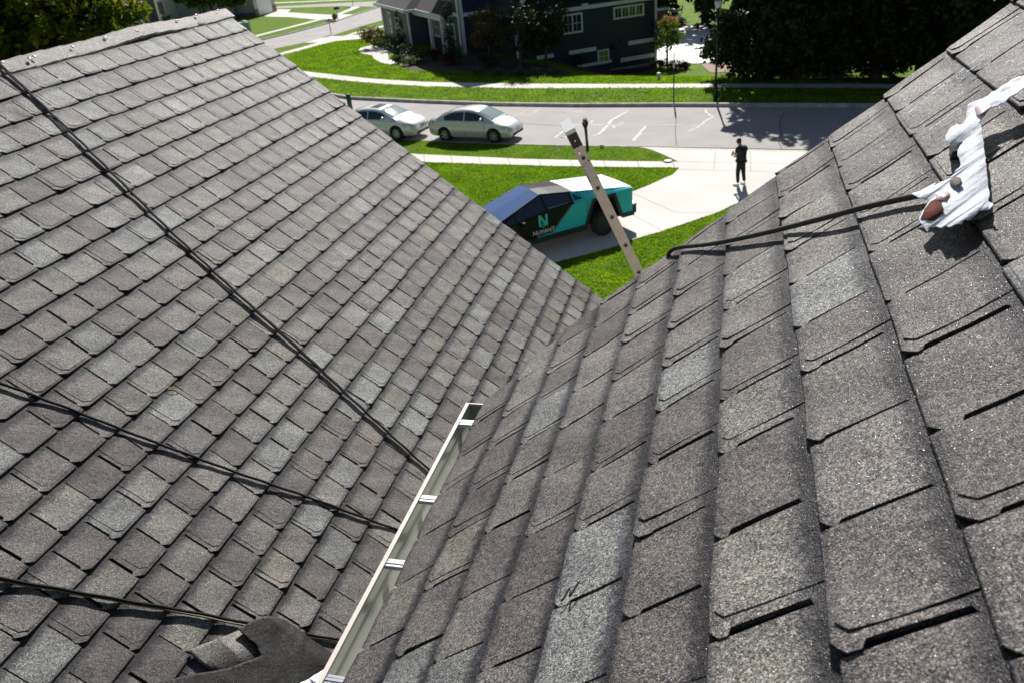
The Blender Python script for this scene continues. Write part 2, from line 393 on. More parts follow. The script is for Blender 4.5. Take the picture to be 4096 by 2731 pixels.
# ---------------------------------------------------------------- ground
def ground_mat(name, cols, sc=(.35, 3, 26), bump=.03, dry=None):
    m = bpy.data.materials.new(name); m.use_nodes = True; N = m.node_tree; b = N.nodes['Principled BSDF']
    tc = N.nodes.new('ShaderNodeTexCoord'); v = tc.outputs['Object']
    c = ramp(N, noise(N, v, sc[0], 5, .6), [(.3, cols[0]), (.7, cols[1])])
    c = mul(N, c, ramp(N, noise(N, v, sc[1], 5, .7), [(.3, (.60, .66, .6)), (.7, (1.35, 1.28, 1.2))]))
    c = mul(N, c, ramp(N, noise(N, v, sc[2], 3, .7), [(.3, (.55, .6, .5)), (.72, (1.35, 1.35, 1.1))]))
    if dry:
        f = ramp(N, noise(N, v, dry[0], 6, .75), [(dry[1], (0, 0, 0)), (dry[1] + .12, (1, 1, 1))])
        c = mul(N, c, dry[2], 'MIX', f)
    N.links.new(c, b.inputs['Base Color']); b.inputs['Roughness'].default_value = .85; b.inputs['Specular IOR Level'].default_value = .08 if 'grass' in name else .25
    bp = N.nodes.new('ShaderNodeBump'); bp.inputs['Strength'].default_value = .8; bp.inputs['Distance'].default_value = bump
    N.links.new(noise(N, v, sc[2] * 1.3, 3, .8), bp.inputs['Height']); N.links.new(bp.outputs[0], b.inputs['Normal'])
    return m
M_GRASS = ground_mat('lawn_grass', ((.085, .165, .003), (.135, .225, .004)))
M_GRASS2 = ground_mat('verge_grass', ((.075, .145, .005), (.115, .195, .007)), dry=(.9, .55, (.22, .18, .10)))
M_ROAD = mat('worn_asphalt', (.36, .34, .325), .9, noise=(.5, .10), bump=(40, .4, .01))
M_CONC = mat('concrete_paving', (.62, .585, .54), .85, noise=(.35, .13), bump=(60, .2, .004))
M_CONC2 = mat('bright_patio_paving', (.86, .86, .84), .7, noise=(.8, .05))
M_KERB = mat('weathered_kerb_stone', (.40, .37, .34), .85, noise=(2.5, .30))
M_JOINT = mat('joint_line', (.30, .28, .25), .9)
M_BARK = mat('mulch', (.055, .035, .024), .95, noise=(12, .4), bump=(30, .6, .03))

# base sheet with the fall of the land behind the far house
gm = MB(); xs = list(np.linspace(-60, 60, 81)); ys = list(np.linspace(0, 130, 87))
ext = [-900, -300, -120]; xs = ext + xs + [120, 300, 900]; ys = [-60] + ys + [200, 400, 1500]
for y in ys:
    for x in xs: gm.v.append((x, y, terr(x, y) - .012))
nx = len(xs)
for j in range(len(ys) - 1):
    for i in range(nx - 1):
        gm.f.append((j * nx + i, j * nx + i + 1, (j + 1) * nx + i + 1, (j + 1) * nx + i)); gm.m.append(0)
tag(gm.build('lawn_ground', M_GRASS), kind='structure', label='mown green lawn over the whole plot', cat='lawn')

def strip(name, A, B, m, z=.0, kind='structure', parent=None, thick=0, terrain=False):
    """sheet between two image polylines A and B (same count)"""
    mb = MB(); fn = (lambda p: ont(*p) + Vector((0, 0, z))) if terrain else (lambda p: onz(*p, z))
    # resample
    def rs(P, n=36):
        P = [fn(p) for p in P]; L = [0]
        for a, b_ in zip(P, P[1:]): L.append(L[-1] + (b_ - a).length)
        out = []
        for k in range(n + 1):
            t = L[-1] * k / n
            for i in range(len(P) - 1):
                if t <= L[i + 1] + 1e-6: out.append(P[i].lerp(P[i + 1], (t - L[i]) / max(1e-6, L[i + 1] - L[i]))); break
        return out
    a, b_ = rs(A), rs(B); n = len(a)
    mb.add(a + b_, [(i, i + 1, n + i + 1, n + i) for i in range(n - 1)])
    o = mb.build(name, m, parent)
    if kind: tag(o, kind=kind)
    return o, a, b_
def region(name, pts, m, z=.0, kind='structure', terrain=False):
    fn = (lambda p: ont(*p) + Vector((0, 0, z))) if terrain else (lambda p: onz(*p, z))
    P = [fn(p) for p in pts]
    bm = bmesh.new(); vs = [bm.verts.new(p) for p in P]; f = bm.faces.new(vs)
    bmesh.ops.triangulate(bm, faces=[f]); bm.normal_update()
    me = bpy.data.meshes.new(name); bm.to_mesh(me); bm.free()
    me.update(); o = link(name, me, None, m)
    if kind: tag(o, kind=kind)
    return o
z8 = lambda x, y: (800 + x / 3.36, y / 3.36)
z14 = lambda x, y: (1400 + x / 3.36, y / 3.36)
far_k = [(900, 330), (1150, 362), (1335, 389), (1400, 400), (1700, 415), (2000, 426), (2300, 430), (2690, 429), (3400, 432), (4600, 442)]
near_k = [(900, 470), (1150, 515), (1335, 538), (1500, 552), (1700, 563), (2100, 578), (2300, 583), (2560, 587), (3250, 600), (4600, 640)]
strip('street', far_k, near_k, M_ROAD, .004)
# kerbs
def kerb(name, pts, wdt, hgt, label):
    P = [onz(*p) for p in pts]; Q = []
    for a, b_ in zip(P, P[1:]):
        for k in range(6): Q.append(a.lerp(b_, k / 6))
    Q.append(P[-1]); mb = MB(); n = len(Q)
    for i, p in enumerate(Q):
        t = (Q[min(i + 1, n - 1)] - Q[max(i - 1, 0)]).normalized(); o = Vector((-t.y, t.x, 0)) * wdt
        for q, z in ((p, -.01), (p + o * .15, hgt * .85), (p + o * .35, hgt), (p + o, hgt), (p + o * 1.6, -.02)): mb.v.append((q.x, q.y, z))
    for i in range(n - 1):
        for k in range(4): mb.f.append((i * 5 + k, (i + 1) * 5 + k, (i + 1) * 5 + k + 1, i * 5 + k + 1)); mb.m.append(0)
    return tag(mb.build(name, M_KERB), kind='structure', label=label, cat='kerb')
kerb('kerb', far_k, .22, .17, 'grey concrete kerb along the far side of the street')
kerb('kerb', [(p[0], p[1]) for p in near_k[:8]][::-1], .14, .035, 'low pale kerb along the near side of the street before the driveway')
# verge between kerb and walk (drier grass), sheets
sw_far_b = [(900, 240), (1246, 309.5), (1400, 326), (1513, 336), (1700, 347), (2100, 355), (2500, 353), (2800, 352), (3400, 354), (4600, 366)]
sw_far_t = [(900, 215), (1211, 286), (1400, 306.5), (1500, 317), (1698, 329), (2100, 336), (2500, 337), (2800, 336), (3400, 336), (4600, 346)]
strip('verge', sw_far_b, [(x, y - 9) for x, y in far_k], M_GRASS2, .002)
o, a_, b_ = strip('pavement', sw_far_t, sw_far_b, M_CONC, .008)
def joints(a, b_, step, parent_name='paving_joint', z=.003):
    mb = MB(); acc = 0
    for i in range(len(a) - 1):
        L = (a[i + 1] - a[i]).length; t = step - acc
        while t < L:
            p, q = a[i].lerp(a[i + 1], t / L), b_[i].lerp(b_[i + 1], t / L); w = (a[i + 1] - a[i]).normalized() * .018
            zz = Vector((0, 0, z)); mb.add([p - w + zz, p + w + zz, q + w + zz, q - w + zz], [(0, 1, 2, 3)]); t += step
        acc = (acc + L) % step
    tag(mb.build(parent_name, M_JOINT), kind='structure')
joints(a_, b_, 1.5)
nt_ = [(1200, 560), (1500, 600), (1660, 617), (2100, 637), (2500, 646), (2712, 648)]
nb_ = [(1200, 590), (1500, 630), (1700, 650), (2200, 665), (2500, 670), (2718, 672)]
o, a_, b_ = strip('pavement', nt_, nb_, M_CONC, .008); joints(a_, b_, 1.45)
strip('verge', [(1200, 530), (1500, 556), (1700, 566), (2100, 581), (2300, 586), (2560, 590)], [(1200, 560), (1500, 600), (1660, 617), (2100, 637), (2500, 646), (2700, 648)], M_GRASS2, .002)
# driveway
dl = [(2556, 589), (2600, 598), (2655, 620), (2712, 647), (2718, 672), (2690, 700), (2650, 716), (2600, 740), (2523, 770), (2420, 800), (2300, 835), (2150, 880), (1900, 960), (1600, 1060)]
dr = [(1750, 1190), (2060, 1092), (2232, 1048), (2350, 1018), (2477, 983), (2523, 962), (2650, 925), (2760, 888), (2872, 850), (2943, 816), (3040, 760), (3100, 715), (3145, 672), (3160, 656), (3190, 636), (3260, 604)]
region('driveway', dl + dr, M_CONC, .010)
jm = MB()
for pl in [[(2560, 600), (2700, 598), (2950, 602), (3230, 608)], [(2716, 647), (2950, 652), (3150, 656)], [(2720, 678), (2950, 684), (3120, 690)], [(2855, 681), (2858, 645), (2862, 606)], [(3002, 687), (3003, 650), (2998, 608)],
           [(2523, 770), (2700, 850), (2872, 850)], [(2706, 588), (2705, 600)], [(2844, 589), (2844, 602)], [(2420, 800), (2650, 925)]]:
    P = [onz(*p, .013) for p in pl]
    for a, b_ in zip(P, P[1:]):
        t = (b_ - a).normalized(); o = Vector((-t.y, t.x, 0)) * .012; jm.add([a - o, b_ - o, b_ + o, a + o], [(0, 1, 2, 3)])
tag(jm.build('paving_joint', M_JOINT), kind='structure')
# drier patch at the grass corner
# background streets, walks and drives
strip('street', [z8(-600, 800), z8(300, 662), z8(840, 548), z8(1240, 455), z8(1560, 370), z8(1870, 285), z8(2100, 205), z8(2400, 110), z8(2900, -60)], [z8(-500, 1050), z8(400, 830), z8(1000, 660), z8(1400, 578), z8(1640, 512), z8(1760, 488), z14(0, 405), z14(180, 350), z14(1200, 60)], M_ROAD, .003)
kerb('kerb', [z8(-600, 800), z8(300, 662), z8(840, 548), z8(1240, 455), z8(1560, 370), z8(1870, 285), z8(2100, 205), z8(2400, 110)], .2, .12, 'thin kerb on the far side of the side street')
strip('street', [z8(-200, 120), z8(1030, 92), z8(2340, 22), z8(4000, -60)], [z8(-200, 170), z8(1030, 116), z8(1900, 88), z8(2352, 95), z8(4000, 70)][:4] , M_ROAD, .003)
strip('pavement', [z8(-300, 50), z8(1020, 38), z8(1900, 2), z8(2800, -30)], [z8(-300, 62), z8(1020, 50), z8(1900, 12), z8(2800, -20)], M_CONC, .008)
strip('pavement', [z8(-300, 760), z8(500, 545), z8(760, 475), z8(1160, 375), z8(1560, 270), z8(1800, 212)], [z8(-300, 785), z8(500, 565), z8(770, 495), z8(1170, 392), z8(1600, 280), z8(1830, 228)], M_CONC, .008)
strip('pavement', [z8(-200, 1090), z8(600, 845), z8(1085, 715), z8(1400, 630), z8(1590, 572), z8(1820, 510), z8(2010, 470), z14(0, 455), z14(430, 350), z14(900, 240)], [z8(-150, 1120), z8(650, 880), z8(1120, 752), z8(1420, 665), z8(1600, 612), z8(1850, 550), z8(2040, 490), z14(0, 480), z14(430, 372), z14(900, 260)], M_CONC, .008)
region('driveway', [z8(1400, 582), z8(1640, 512), z8(1760, 490), z8(1920, 490), z8(2010, 480), z8(2250, 465), z8(2400, 470), z8(2400, 515), z8(2240, 521), z8(1800, 557), z8(1500, 640), z8(1560, 575)], M_CONC, .012)
region('driveway', [z8(860, 222), z8(1000, 168), z8(1030, 130), z8(1228, 130), z8(1180, 170), z8(1500, 190), z8(1780, 204), z8(1850, 185), z8(2035, 112), z8(2000, 92), z8(2130, 92), z8(2150, 102), z8(1900, 196), z8(2110, 198), z8(1860, 285), z8(1800, 262), z8(1570, 268), z8(1200, 236), z8(880, 228)], M_CONC, .012)
# front walk of the blue house and mulch beds
region('front_walk', [z14(110, 690), z14(140, 650), z14(270, 615), z14(400, 600), z14(640, 620), z14(640, 700), z14(500, 712), z14(520, 775), z14(640, 845), z14(700, 870), z14(600, 880), z14(420, 850), z14(330, 800), z14(290, 750), z14(150, 725)], M_CONC, .012)
region('mulch_bed', [(1500, 195), (1600, 215), (1585, 255), (1640, 282), (1760, 292), (1900, 300), (2100, 312), (2300, 306), (2500, 296), (2612, 285), (2618, 262), (2300, 240), (2000, 225), (1700, 200)], M_BARK, .010, terrain=True)
region('patio', [(2560, 268), (2690, 262), (2735, 256), (2790, 256), (2850, 250), (2880, 236), (2910, 104), (2560, 108)], M_CONC2, .03, terrain=True)
region('gravel_border', [(2805, 262), (2850, 246), (2930, 236), (3000, 262), (2930, 290), (2840, 292)], mat('brown_gravel', (.30, .2, .15), .9, noise=(8, .3)), .02, terrain=True)

# cracks filled with pale sealer on the street
M_CHALK = mat('pale_crack_sealer', (.60, .575, .55), .8, noise=(4, .15))
r2 = lambda x, y: (1300 + x / 1.68, y / 1.68); q4 = lambda x, y: (2230 + x / 4.6125, 440 + y / 4.6125); r3 = lambda x, y: (2500 + x / 1.474, y / 1.474)
ck = []
ck.append(([r2(1250, 792), r2(1300, 768), r2(1350, 745), r2(1400, 750), r2(1430, 740), r2(1450, 725)], .05))
ck.append(([r2(1235, 775), r2(1290, 766), r2(1340, 772), r2(1400, 764), r2(1440, 740)], .04))
ck.append(([q4(640, 483), q4(740, 458), q4(820, 400), q4(880, 330), q4(940, 265), q4(1000, 190), q4(1080, 145), q4(1180, 90), q4(1310, 12)], .11))
ck.append(([q4(-80, 530), q4(20, 470), q4(90, 405), q4(170, 360), q4(260, 300), q4(340, 274), q4(470, 268), q4(620, 272), q4(700, 285), q4(860, 282), q4(940, 272), q4(1010, 290), q4(1060, 345)], .07))
ck.append(([q4(1000, 290), q4(1130, 286), q4(1180, 255), q4(1230, 232)], .07)); ck.append(([q4(610, 250), q4(650, 200), q4(680, 190)], .10))
ck.append(([q4(1380, 283), q4(1640, 290), q4(1790, 285), r3(285, 738), r3(420, 742), r3(560, 744)], .04))
ck.append(([q4(1640, 291), q4(1560, 375), q4(1500, 450), q4(1440, 520), q4(1400, 580)], .10)); ck.append(([q4(1500, 470), q4(1640, 458), q4(1820, 425)], .04))
ck.append(([r3(475, 645), r3(480, 665), r3(520, 690), r3(470, 718), r3(440, 745), r3(400, 765), r3(365, 782)], .07))
ck.append(([q4(50, 515), q4(120, 505), q4(190, 512)], .12)); ck.append(([r2(1310, 830), r2(1390, 829)], .03)); ck.append(([r2(470, 712), r2(545, 690)], .03))
cm = MB(); R = random.Random(3)
for pl, wd in ck:
    P = [onz(*p, .009) for p in pl]; Q = []
    for a, b_ in zip(P, P[1:]):
        for k in range(6): Q.append(a.lerp(b_, k / 6) + Vector((R.uniform(-.03, .03), R.uniform(-.03, .03), 0)))
    Q.append(P[-1]); n = len(Q); vs = []
    for i, p in enumerate(Q):
        t = (Q[min(i + 1, n - 1)] - Q[max(i - 1, 0)]).normalized(); o = Vector((-t.y, t.x, 0)) * wd * R.uniform(.35, .9) * (min(1, (min(i, n - 1 - i) + 1) / 4))
        vs += [p - o, p + o]
    cm.add(vs, [(2 * i, 2 * i + 1, 2 * i + 3, 2 * i + 2) for i in range(n - 1)])
tag(cm.build('crack_sealer', M_CHALK), kind='structure')
dk_ = MB()
for pl in [[r3(940, 665), r3(915, 710), r3(912, 740), r3(922, 790), r3(903, 835), r3(925, 880)], [r3(300, 640), r3(302, 700), r3(296, 780), r3(304, 860)], [r2(860, 712), r2(1100, 760), r2(1300, 830), r2(1600, 850)]]:
    P = [onz(*p, .0085) for p in pl]
    for a, b_ in zip(P, P[1:]):
        for k in range(8):
            p, q = a.lerp(b_, k / 8), a.lerp(b_, (k + 1) / 8); j = Vector((R.uniform(-.05, .05), R.uniform(-.05, .05), 0)); t = (q - p).normalized(); o = Vector((-t.y, t.x, 0)) * .02
            dk_.add([p - o, q - o + j * .2, q + o + j * .2, p + o], [(0, 1, 2, 3)])
tag(dk_.build('road_crack', mat('dark_crack', (.14, .13, .12), .95)), kind='structure')
mk = MB()
for (x, y, s) in [(2300, 448, .35), (2322, 450, .3), (2385, 449, .25), (2265, 446, .2)]:
    p = onz(x, y, .0085); mk.poly([p + Vector((s * 1.6 * cos(a) * R.uniform(.6, 1), s * .5 * sin(a) * R.uniform(.6, 1), 0)) for a in np.linspace(0, 2 * pi, 12)[:-1]])
tag(mk.build('faded_patch', mat('faded_paint', (.44, .42, .40), .9)), kind='structure')

# ---------------------------------------------------------------- foliage
def leaf_mat(name, cols, trans=.35):
    m = bpy.data.materials.new(name); m.use_nodes = True; N = m.node_tree; b = N.nodes['Principled BSDF']
    at = nn(N, 'ShaderNodeAttribute', attribute_name='leaf'); sp = N.nodes.new('ShaderNodeSeparateColor'); N.links.new(at.outputs['Color'], sp.inputs[0])
    c = ramp(N, sp.outputs[0], [(i / (len(cols) - 1), k) for i, k in enumerate(cols)])
    N.links.new(c, b.inputs['Base Color']); b.inputs['Roughness'].default_value = .6; b.inputs['Specular IOR Level'].default_value = .2
    t = N.nodes.new('ShaderNodeBsdfTranslucent'); N.links.new(mul(N, c, (1.5, 1.6, .8)), t.inputs[0])
    mx = N.nodes.new('ShaderNodeMixShader'); mx.inputs[0].default_value = trans
    N.links.new(b.outputs[0], mx.inputs[1]); N.links.new(t.outputs[0], mx.inputs[2]); N.links.new(mx.outputs[0], N.nodes['Material Output'].inputs[0])
    return m
LM = {
 'autumn': leaf_mat('autumn_leaf', [(.018, .036, .006), (.035, .062, .007), (.07, .10, .009), (.15, .16, .012), (.38, .22, .02)], .42),
 'green': leaf_mat('green_leaf', [(.03, .055, .012), (.045, .075, .015), (.07, .10, .02)]),
 'dark': leaf_mat('dark_leaf', [(.010, .020, .008), (.018, .032, .010), (.028, .045, .012), (.05, .055, .012)], .06),
 'ever': leaf_mat('evergreen_leaf', [(.012, .03, .014), (.02, .042, .018), (.03, .055, .02)], .1),
 'rust': leaf_mat('rust_leaf', [(.04, .05, .015), (.06, .055, .018), (.11, .07, .02), (.24, .12, .02)]),
 'plum': leaf_mat('plum_leaf', [(.05, .018, .018), (.09, .03, .03), (.06, .04, .03)], .15),
 'grey': leaf_mat('grey_green_leaf', [(.06, .09, .06), (.09, .12, .08), (.12, .15, .10)], .2),
 'bloom': leaf_mat('panicle_bloom', [(.30, .13, .09), (.38, .20, .14), (.25, .10, .07)], .3),
 'hydr': leaf_mat('bush_leaf', [(.05, .09, .012), (.08, .13, .015), (.12, .16, .02)], .4),
}
BARK = mat('tree_bark', (.09, .07, .055), .9, noise=(6, .3), bump=(20, .6, .02))
def foliage(name, blobs, n, size, matn, seed, parent=None, hollow=.45, flat=0, clump=0):
    """leaf quads in ellipsoidal blobs [(centre, radii)], volume biased outward, in clumps"""
    g = np.random.default_rng(seed); vol = np.array([b_[1][0] * b_[1][1] * b_[1][2] for b_ in blobs]) ** (2 / 3); ct = g.multinomial(n, vol / vol.sum())
    C = []; tone = []
    for (c, r), k in zip(blobs, ct):
        if k == 0: continue
        nc = max(4, k // (clump or 26)); u = g.normal(size=(nc, 3)); u /= np.linalg.norm(u, axis=1)[:, None]; rad = (hollow + (1 - hollow) * g.random(nc)) 
        cc = u * rad[:, None]; idx = g.integers(0, nc, k); sp = .55 / math.sqrt(max(1, nc) / 8)
        p = cc[idx] + g.normal(size=(k, 3)) * sp * .42; p = p * np.array(r) + np.array(c); C.append(p); tone.append(np.clip(.5 * g.random(nc)[idx] + .5 * g.random(k) , 0, 1))
    C = np.concatenate(C); tone = np.concatenate(tone); n = len(C)
    a = g.normal(size=(n, 3)); a /= np.linalg.norm(a, axis=1)[:, None]; b_ = np.cross(a, g.normal(size=(n, 3))); b_ /= np.linalg.norm(b_, axis=1)[:, None]
    sz = size * (.6 + .8 * g.random(n))[:, None]; a *= sz; b_ *= sz * .62
    V = np.stack([C - a * .5, C + b_ * .5, C + a * .62, C - b_ * .5], 1).reshape(-1, 3)
    me = bpy.data.meshes.new(name); me.vertices.add(4 * n); me.vertices.foreach_set('co', V.ravel().astype(np.float32))
    me.loops.add(4 * n); me.loops.foreach_set('vertex_index', np.arange(4 * n, dtype=np.int32)); me.polygons.add(n)
    me.polygons.foreach_set('loop_start', np.arange(0, 4 * n, 4, dtype=np.int32)); me.polygons.foreach_set('loop_total', np.full(n, 4, dtype=np.int32))
    ca = me.color_attributes.new('leaf', 'FLOAT_COLOR', 'POINT'); t4 = np.repeat(tone, 4); ca.data.foreach_set('color', np.stack([t4, t4, t4, np.ones_like(t4)], 1).ravel().astype(np.float32))
    me.update(calc_edges=True); me.validate()
    return link(name, me, parent, LM[matn])
def tree(kind, base, h, cr, matn, label, cat='tree', n=9000, leaf=.16, seed=1, group=None, low=.3, lean=(0, 0), blobs=None, hollow=.45):
    """base on the ground, total height h, crown radius cr; low = where the crown starts"""
    R = random.Random(seed); root = empty(kind, base); tag(root, label, cat, group)
    t = MB(); top = Vector((lean[0], lean[1], h * .82))
    t.tube([(0, 0, -.1), Vector((.02, .02, h * .25)), top * .5, top], [h * .028, h * .022, h * .016, h * .004], 8)
    if blobs is None:
        blobs = []; hc = h * (1 - low); c0 = h * low + hc * .5
        blobs.append(((lean[0] * .6, lean[1] * .6, c0), (cr * .8, cr * .8, hc * .5)))
        for k in range(9):
            a = k * 2.4 + R.random(); q = R.uniform(.45, .8) * cr; zz = c0 + R.uniform(-.36, .32) * hc; rr = cr * R.uniform(.32, .5)
            blobs.append(((q * cos(a) + lean[0] * .6, q * sin(a) + lean[1] * .6, zz), (rr, rr, rr * .8)))
    for c, r in blobs[1:]:
        s = top * R.uniform(.3, .6); c = Vector(c); t.tube([s, s.lerp(c, .5) + Vector((0, 0, -.1 * cr)), c], [h * .010, h * .006, h * .002], 5)
    t.build('trunk', BARK, root, True)
    foliage('crown', blobs, n, leaf, matn, seed, root, hollow)
    return root
def shrub(kind, base, r, hgt, matn, label, n=900, leaf=.09, seed=1, cat='shrub', group=None, part='foliage', stem=True):
    root = empty(kind, base); tag(root, label, cat, group); R = random.Random(seed)
    bl = [((0, 0, hgt * .5), (r * .8, r * .8, hgt * .5))] + [((r * .5 * cos(a + seed), r * .5 * sin(a + seed), hgt * R.uniform(.3, .7)), (r * .45, r * .45, hgt * .3)) for a in np.linspace(0, 2 * pi, 6)[:-1]]
    if stem:
        s = MB()
        for k in range(4): s.tube([(0, 0, -.02), (r * .3 * cos(k * 1.6), r * .3 * sin(k * 1.6), hgt * .5)], [.02, .01], 5)
        s.build('stem', BARK, root)
    foliage(part, bl, n, leaf, matn, seed, root, .35); return root

# the autumn tree behind the left ridge
c = at_dist(215, 60, 21.0); hh = c.z + 2.6
bl = []
for (px, py, t, r) in [(120, 40, 20.5, 1.6), (310, 60, 20, 1.35), (0, 60, 20, 1.7), (385, 20, 21, 1.0), (200, 130, 20.5, 1.3), (60, 150, 20.5, 1.2), (340, 140, 20, .9), (250, 0, 22, 1.6), (-100, 120, 20, 1.6), (440, 60, 20.5, .55), (150, -120, 22, 1.8), (340, -90, 22, 1.3), (290, 215, 21, .8), (40, 230, 21, 1.0), (420, 130, 20.5, .55)]:
    q = at_dist(px, py, t); bl.append((tuple(Vector((q.x - c.x, q.y - c.y, q.z))), (r, r, r * .85)))
tree('maple_tree', (c.x, c.y, 0), hh, 3.5, 'autumn', 'large tree with green and orange autumn leaves behind the left roof ridge', n=30000, leaf=.15, seed=21, blobs=bl, hollow=.3)
# tree before the grey neighbour house
c = at_dist(830, -30, 46); bl = []
for (px, py, t, r) in [(745, -30, 46, .8), (800, -30, 46, .8), (860, -30, 45, .85), (920, -25, 46, .8), (740, -90, 46, 1.2), (880, -110, 46, 1.6), (780, -5, 45.5, .5), (880, -2, 45.5, .55), (945, -12, 46, .45)]:
    q = at_dist(px, py, t); bl.append((tuple(Vector((q.x - c.x, q.y - c.y, q.z))), (r, r, r * .8)))
tree('shade_tree', (c.x, c.y, 0), 9, 3, 'green', 'dark green tree hanging over the top edge before the grey neighbour house', n=14000, leaf=.2, seed=22, blobs=bl, hollow=.3)
# the dark wood on the right
wood = [(3040, 325, 3.2, 11), (3180, 318, 3.9, 12.5), (3340, 322, 3.8, 13.5), (3500, 320, 4.0, 12.5), (3680, 322, 4.0, 13), (3880, 330, 4.2, 13), (3100, 285, 3.6, 14), (3300, 275, 4, 15), (3520, 280, 4, 15), (3760, 280, 4.2, 15), (4020, 290, 4.2, 14), (3130, 232, 3.4, 12)]
wl_ = ['first tree of the dark wood, overhanging the white patio', 'second tree from the patio at the street edge of the dark wood', 'third tree from the patio at the street edge of the dark wood', 'fourth tree from the patio at the street edge of the dark wood', 'tree at the street edge of the dark wood just left of the roof edge', 'tree of the dark wood mostly hidden behind the right roof edge',
       'tall tree in the second row of the dark wood nearest the patio', 'tall tree in the middle of the second row of the dark wood', 'tall second row tree of the dark wood above the street lamp side', 'tall second row tree of the dark wood by the roof edge', 'last second row tree of the dark wood behind the roof', 'dark tree behind the street lamp at the back of the patio']
for i, (px, py, cr, h) in enumerate(wood):
    p = ont(px, py); tree('wood_tree', p, h, cr, 'dark', wl_[i], n=15000, leaf=.30, seed=40 + i, group='trees of the dark wood', low=.06 if i < 6 else .2, hollow=.35)
for i, px in enumerate([2990, 3095, 3200, 3310, 3430, 3560, 3720]):
    p = ont(px, 318 - (i % 2) * 6)
    lb = ['undergrowth bush at the patio end of the dark wood', 'second undergrowth bush from the patio under the dark wood', 'third undergrowth bush from the patio under the dark wood', 'fourth undergrowth bush from the patio under the dark wood', 'third undergrowth bush from the roof edge under the dark wood', 'second undergrowth bush from the roof edge under the dark wood', 'undergrowth bush beside the roof edge under the dark wood'][i]
    shrub('undergrowth_bush', p, 3.1, 3.8, 'dark', lb, n=7500, leaf=.24, seed=70 + i, group='undergrowth of the wood')
# wood beyond the patio and house: reads as one dark mass
bl = []
R = random.Random(9)
for k in range(26):
    x = 10 + k * 2.6; y = 92 - k * .9 + R.uniform(-3, 3); bl.append(((x, y, R.uniform(3, 8) - 2), (4.2, 4.2, 6.5)))
tag(foliage('far_wood', bl, 26000, .8, 'dark', 99, None, .2), 'mass of dark trees behind the patio', 'woodland', kind='stuff')

# ---------------------------------------------------------------- blue house
HC = Vector((-1.513, 65.519, 0)); AZ = RAD(70.5); e1 = Vector((sin(AZ), cos(AZ), 0)); e2 = Vector((-cos(AZ), sin(AZ), 0))
bh = empty('blue_house', HC, math.atan2(e1.y, e1.x)); tag(bh, 'large navy blue house with white trim seen from its shaded side across the street', 'house')
# local axes: x along e1 (side wall), y along e2 (front, receding to the left)
def siding_mat(name, col, board=.14, vertical=False):
    m = mat(name, col, .55, noise=(1.2, .06)); N = m.node_tree; b = N.nodes['Principled BSDF']
    tc = N.nodes.new('ShaderNodeTexCoord'); wv = nn(N, 'ShaderNodeTexWave', wave_type='BANDS', bands_direction='Z' if not vertical else 'Y', wave_profile='SAW')
    wv.inputs['Scale'].default_value = 1 / board / (2 * pi) * 2 * pi / 3.2 ; N.links.new(tc.outputs['Object'], wv.inputs['Vector'])
    bp = N.nodes.new('ShaderNodeBump'); bp.inputs['Strength'].default_value = .6; bp.inputs['Distance'].default_value = .02
    N.links.new(wv.outputs[0], bp.inputs['Height']); N.links.new(bp.outputs[0], b.inputs['Normal']); return m
M_NAVY = siding_mat('navy_siding', (.016, .028, .075)); M_GRN = siding_mat('grey_batten_siding', (.075, .110, .125), .4, True)
M_WHT = mat('white_trim', (.72, .74, .76), .5); M_GLS = mat('window_glass', (.03, .045, .05), .05, spec=.9)
M_RF = mat('dark_roof_shingle', (.065, .055, .055), .9, noise=(5, .3), bump=(20, .5, .02)); M_STONE = mat('foundation_stone', (.30, .27, .23), .9, noise=(3, .2))
b = MB()
b.lbox((2.7, -4.5, -2.6), (14.4, 6, 3.9)); b.build('wall', M_NAVY, bh)
b = MB(); b.lbox((.0, 0.0, -2.6), (2.7, 5.2, 6.0)); b.lbox((2.7, 1.0, 3.9), (12, 6, 6.0)); b.build('wall', M_NAVY, bh)
b = MB(); b.lbox((-.04, .35, -.2), (-.002, 4.7, 6.0)); 
for k in range(11): b.lbox((-.065, .5 + k * .4, 0), (-.04, .55 + k * .4, 6.0))
b.build('batten_wall', M_GRN, bh)
b = MB(); b.lbox((.0, 5.2, -.3), (6, 9.6, 2.9)); b.build('porch_wall', M_NAVY, bh)
b = MB(); b.lbox((-1.5, 9.6, -.4), (6, 19.2, 3.0)); b.build('left_wall', M_GRN, bh)
# upper gable of the wing (steep) and roofs
b = MB()
def gab(x0, x1, xa, xb, y0, y1, z0, z1):
    vs = [(x0, y0, z0), (x1, y0, z0), (xb, y0 + (.0), z1), (xa, y0, z1), (x0, y1, z0), (x1, y1, z0), (xb, y1, z1), (xa, y1, z1)]
    return vs, [(0, 1, 2, 3), (7, 6, 5, 4), (1, 5, 6, 2), (2, 6, 7, 3), (3, 7, 4, 0), (0, 4, 5, 1)]
b.add(*gab(2.7, 14.4, 7.2, 10.0, -4.5, 6, 3.0, 8.5)); b.build('gable', M_NAVY, bh)
b = MB()   # roof planes
b.prism([(2.15, -4.9, 2.62), (7.1, -4.9, 8.95), (7.25, -4.9, 8.75), (2.3, -4.9, 2.5)], (0, 11, 0)); b.prism([(14.95, -4.9, 2.7), (10.1, -4.9, 8.95), (9.95, -4.9, 8.75), (14.8, -4.9, 2.6)], (0, 11, 0)); b.lbox((7.0, -4.9, 8.6), (10.2, 6, 8.9))
b.build('roof', M_RF, bh)
b = MB(); b.add(*gab(-.6, 13.5, 3, 11, -.5, 7.6, 6.0, 11.5)); b.build('roof', M_RF, bh)
b = MB()   # left block hip roof and porch roof
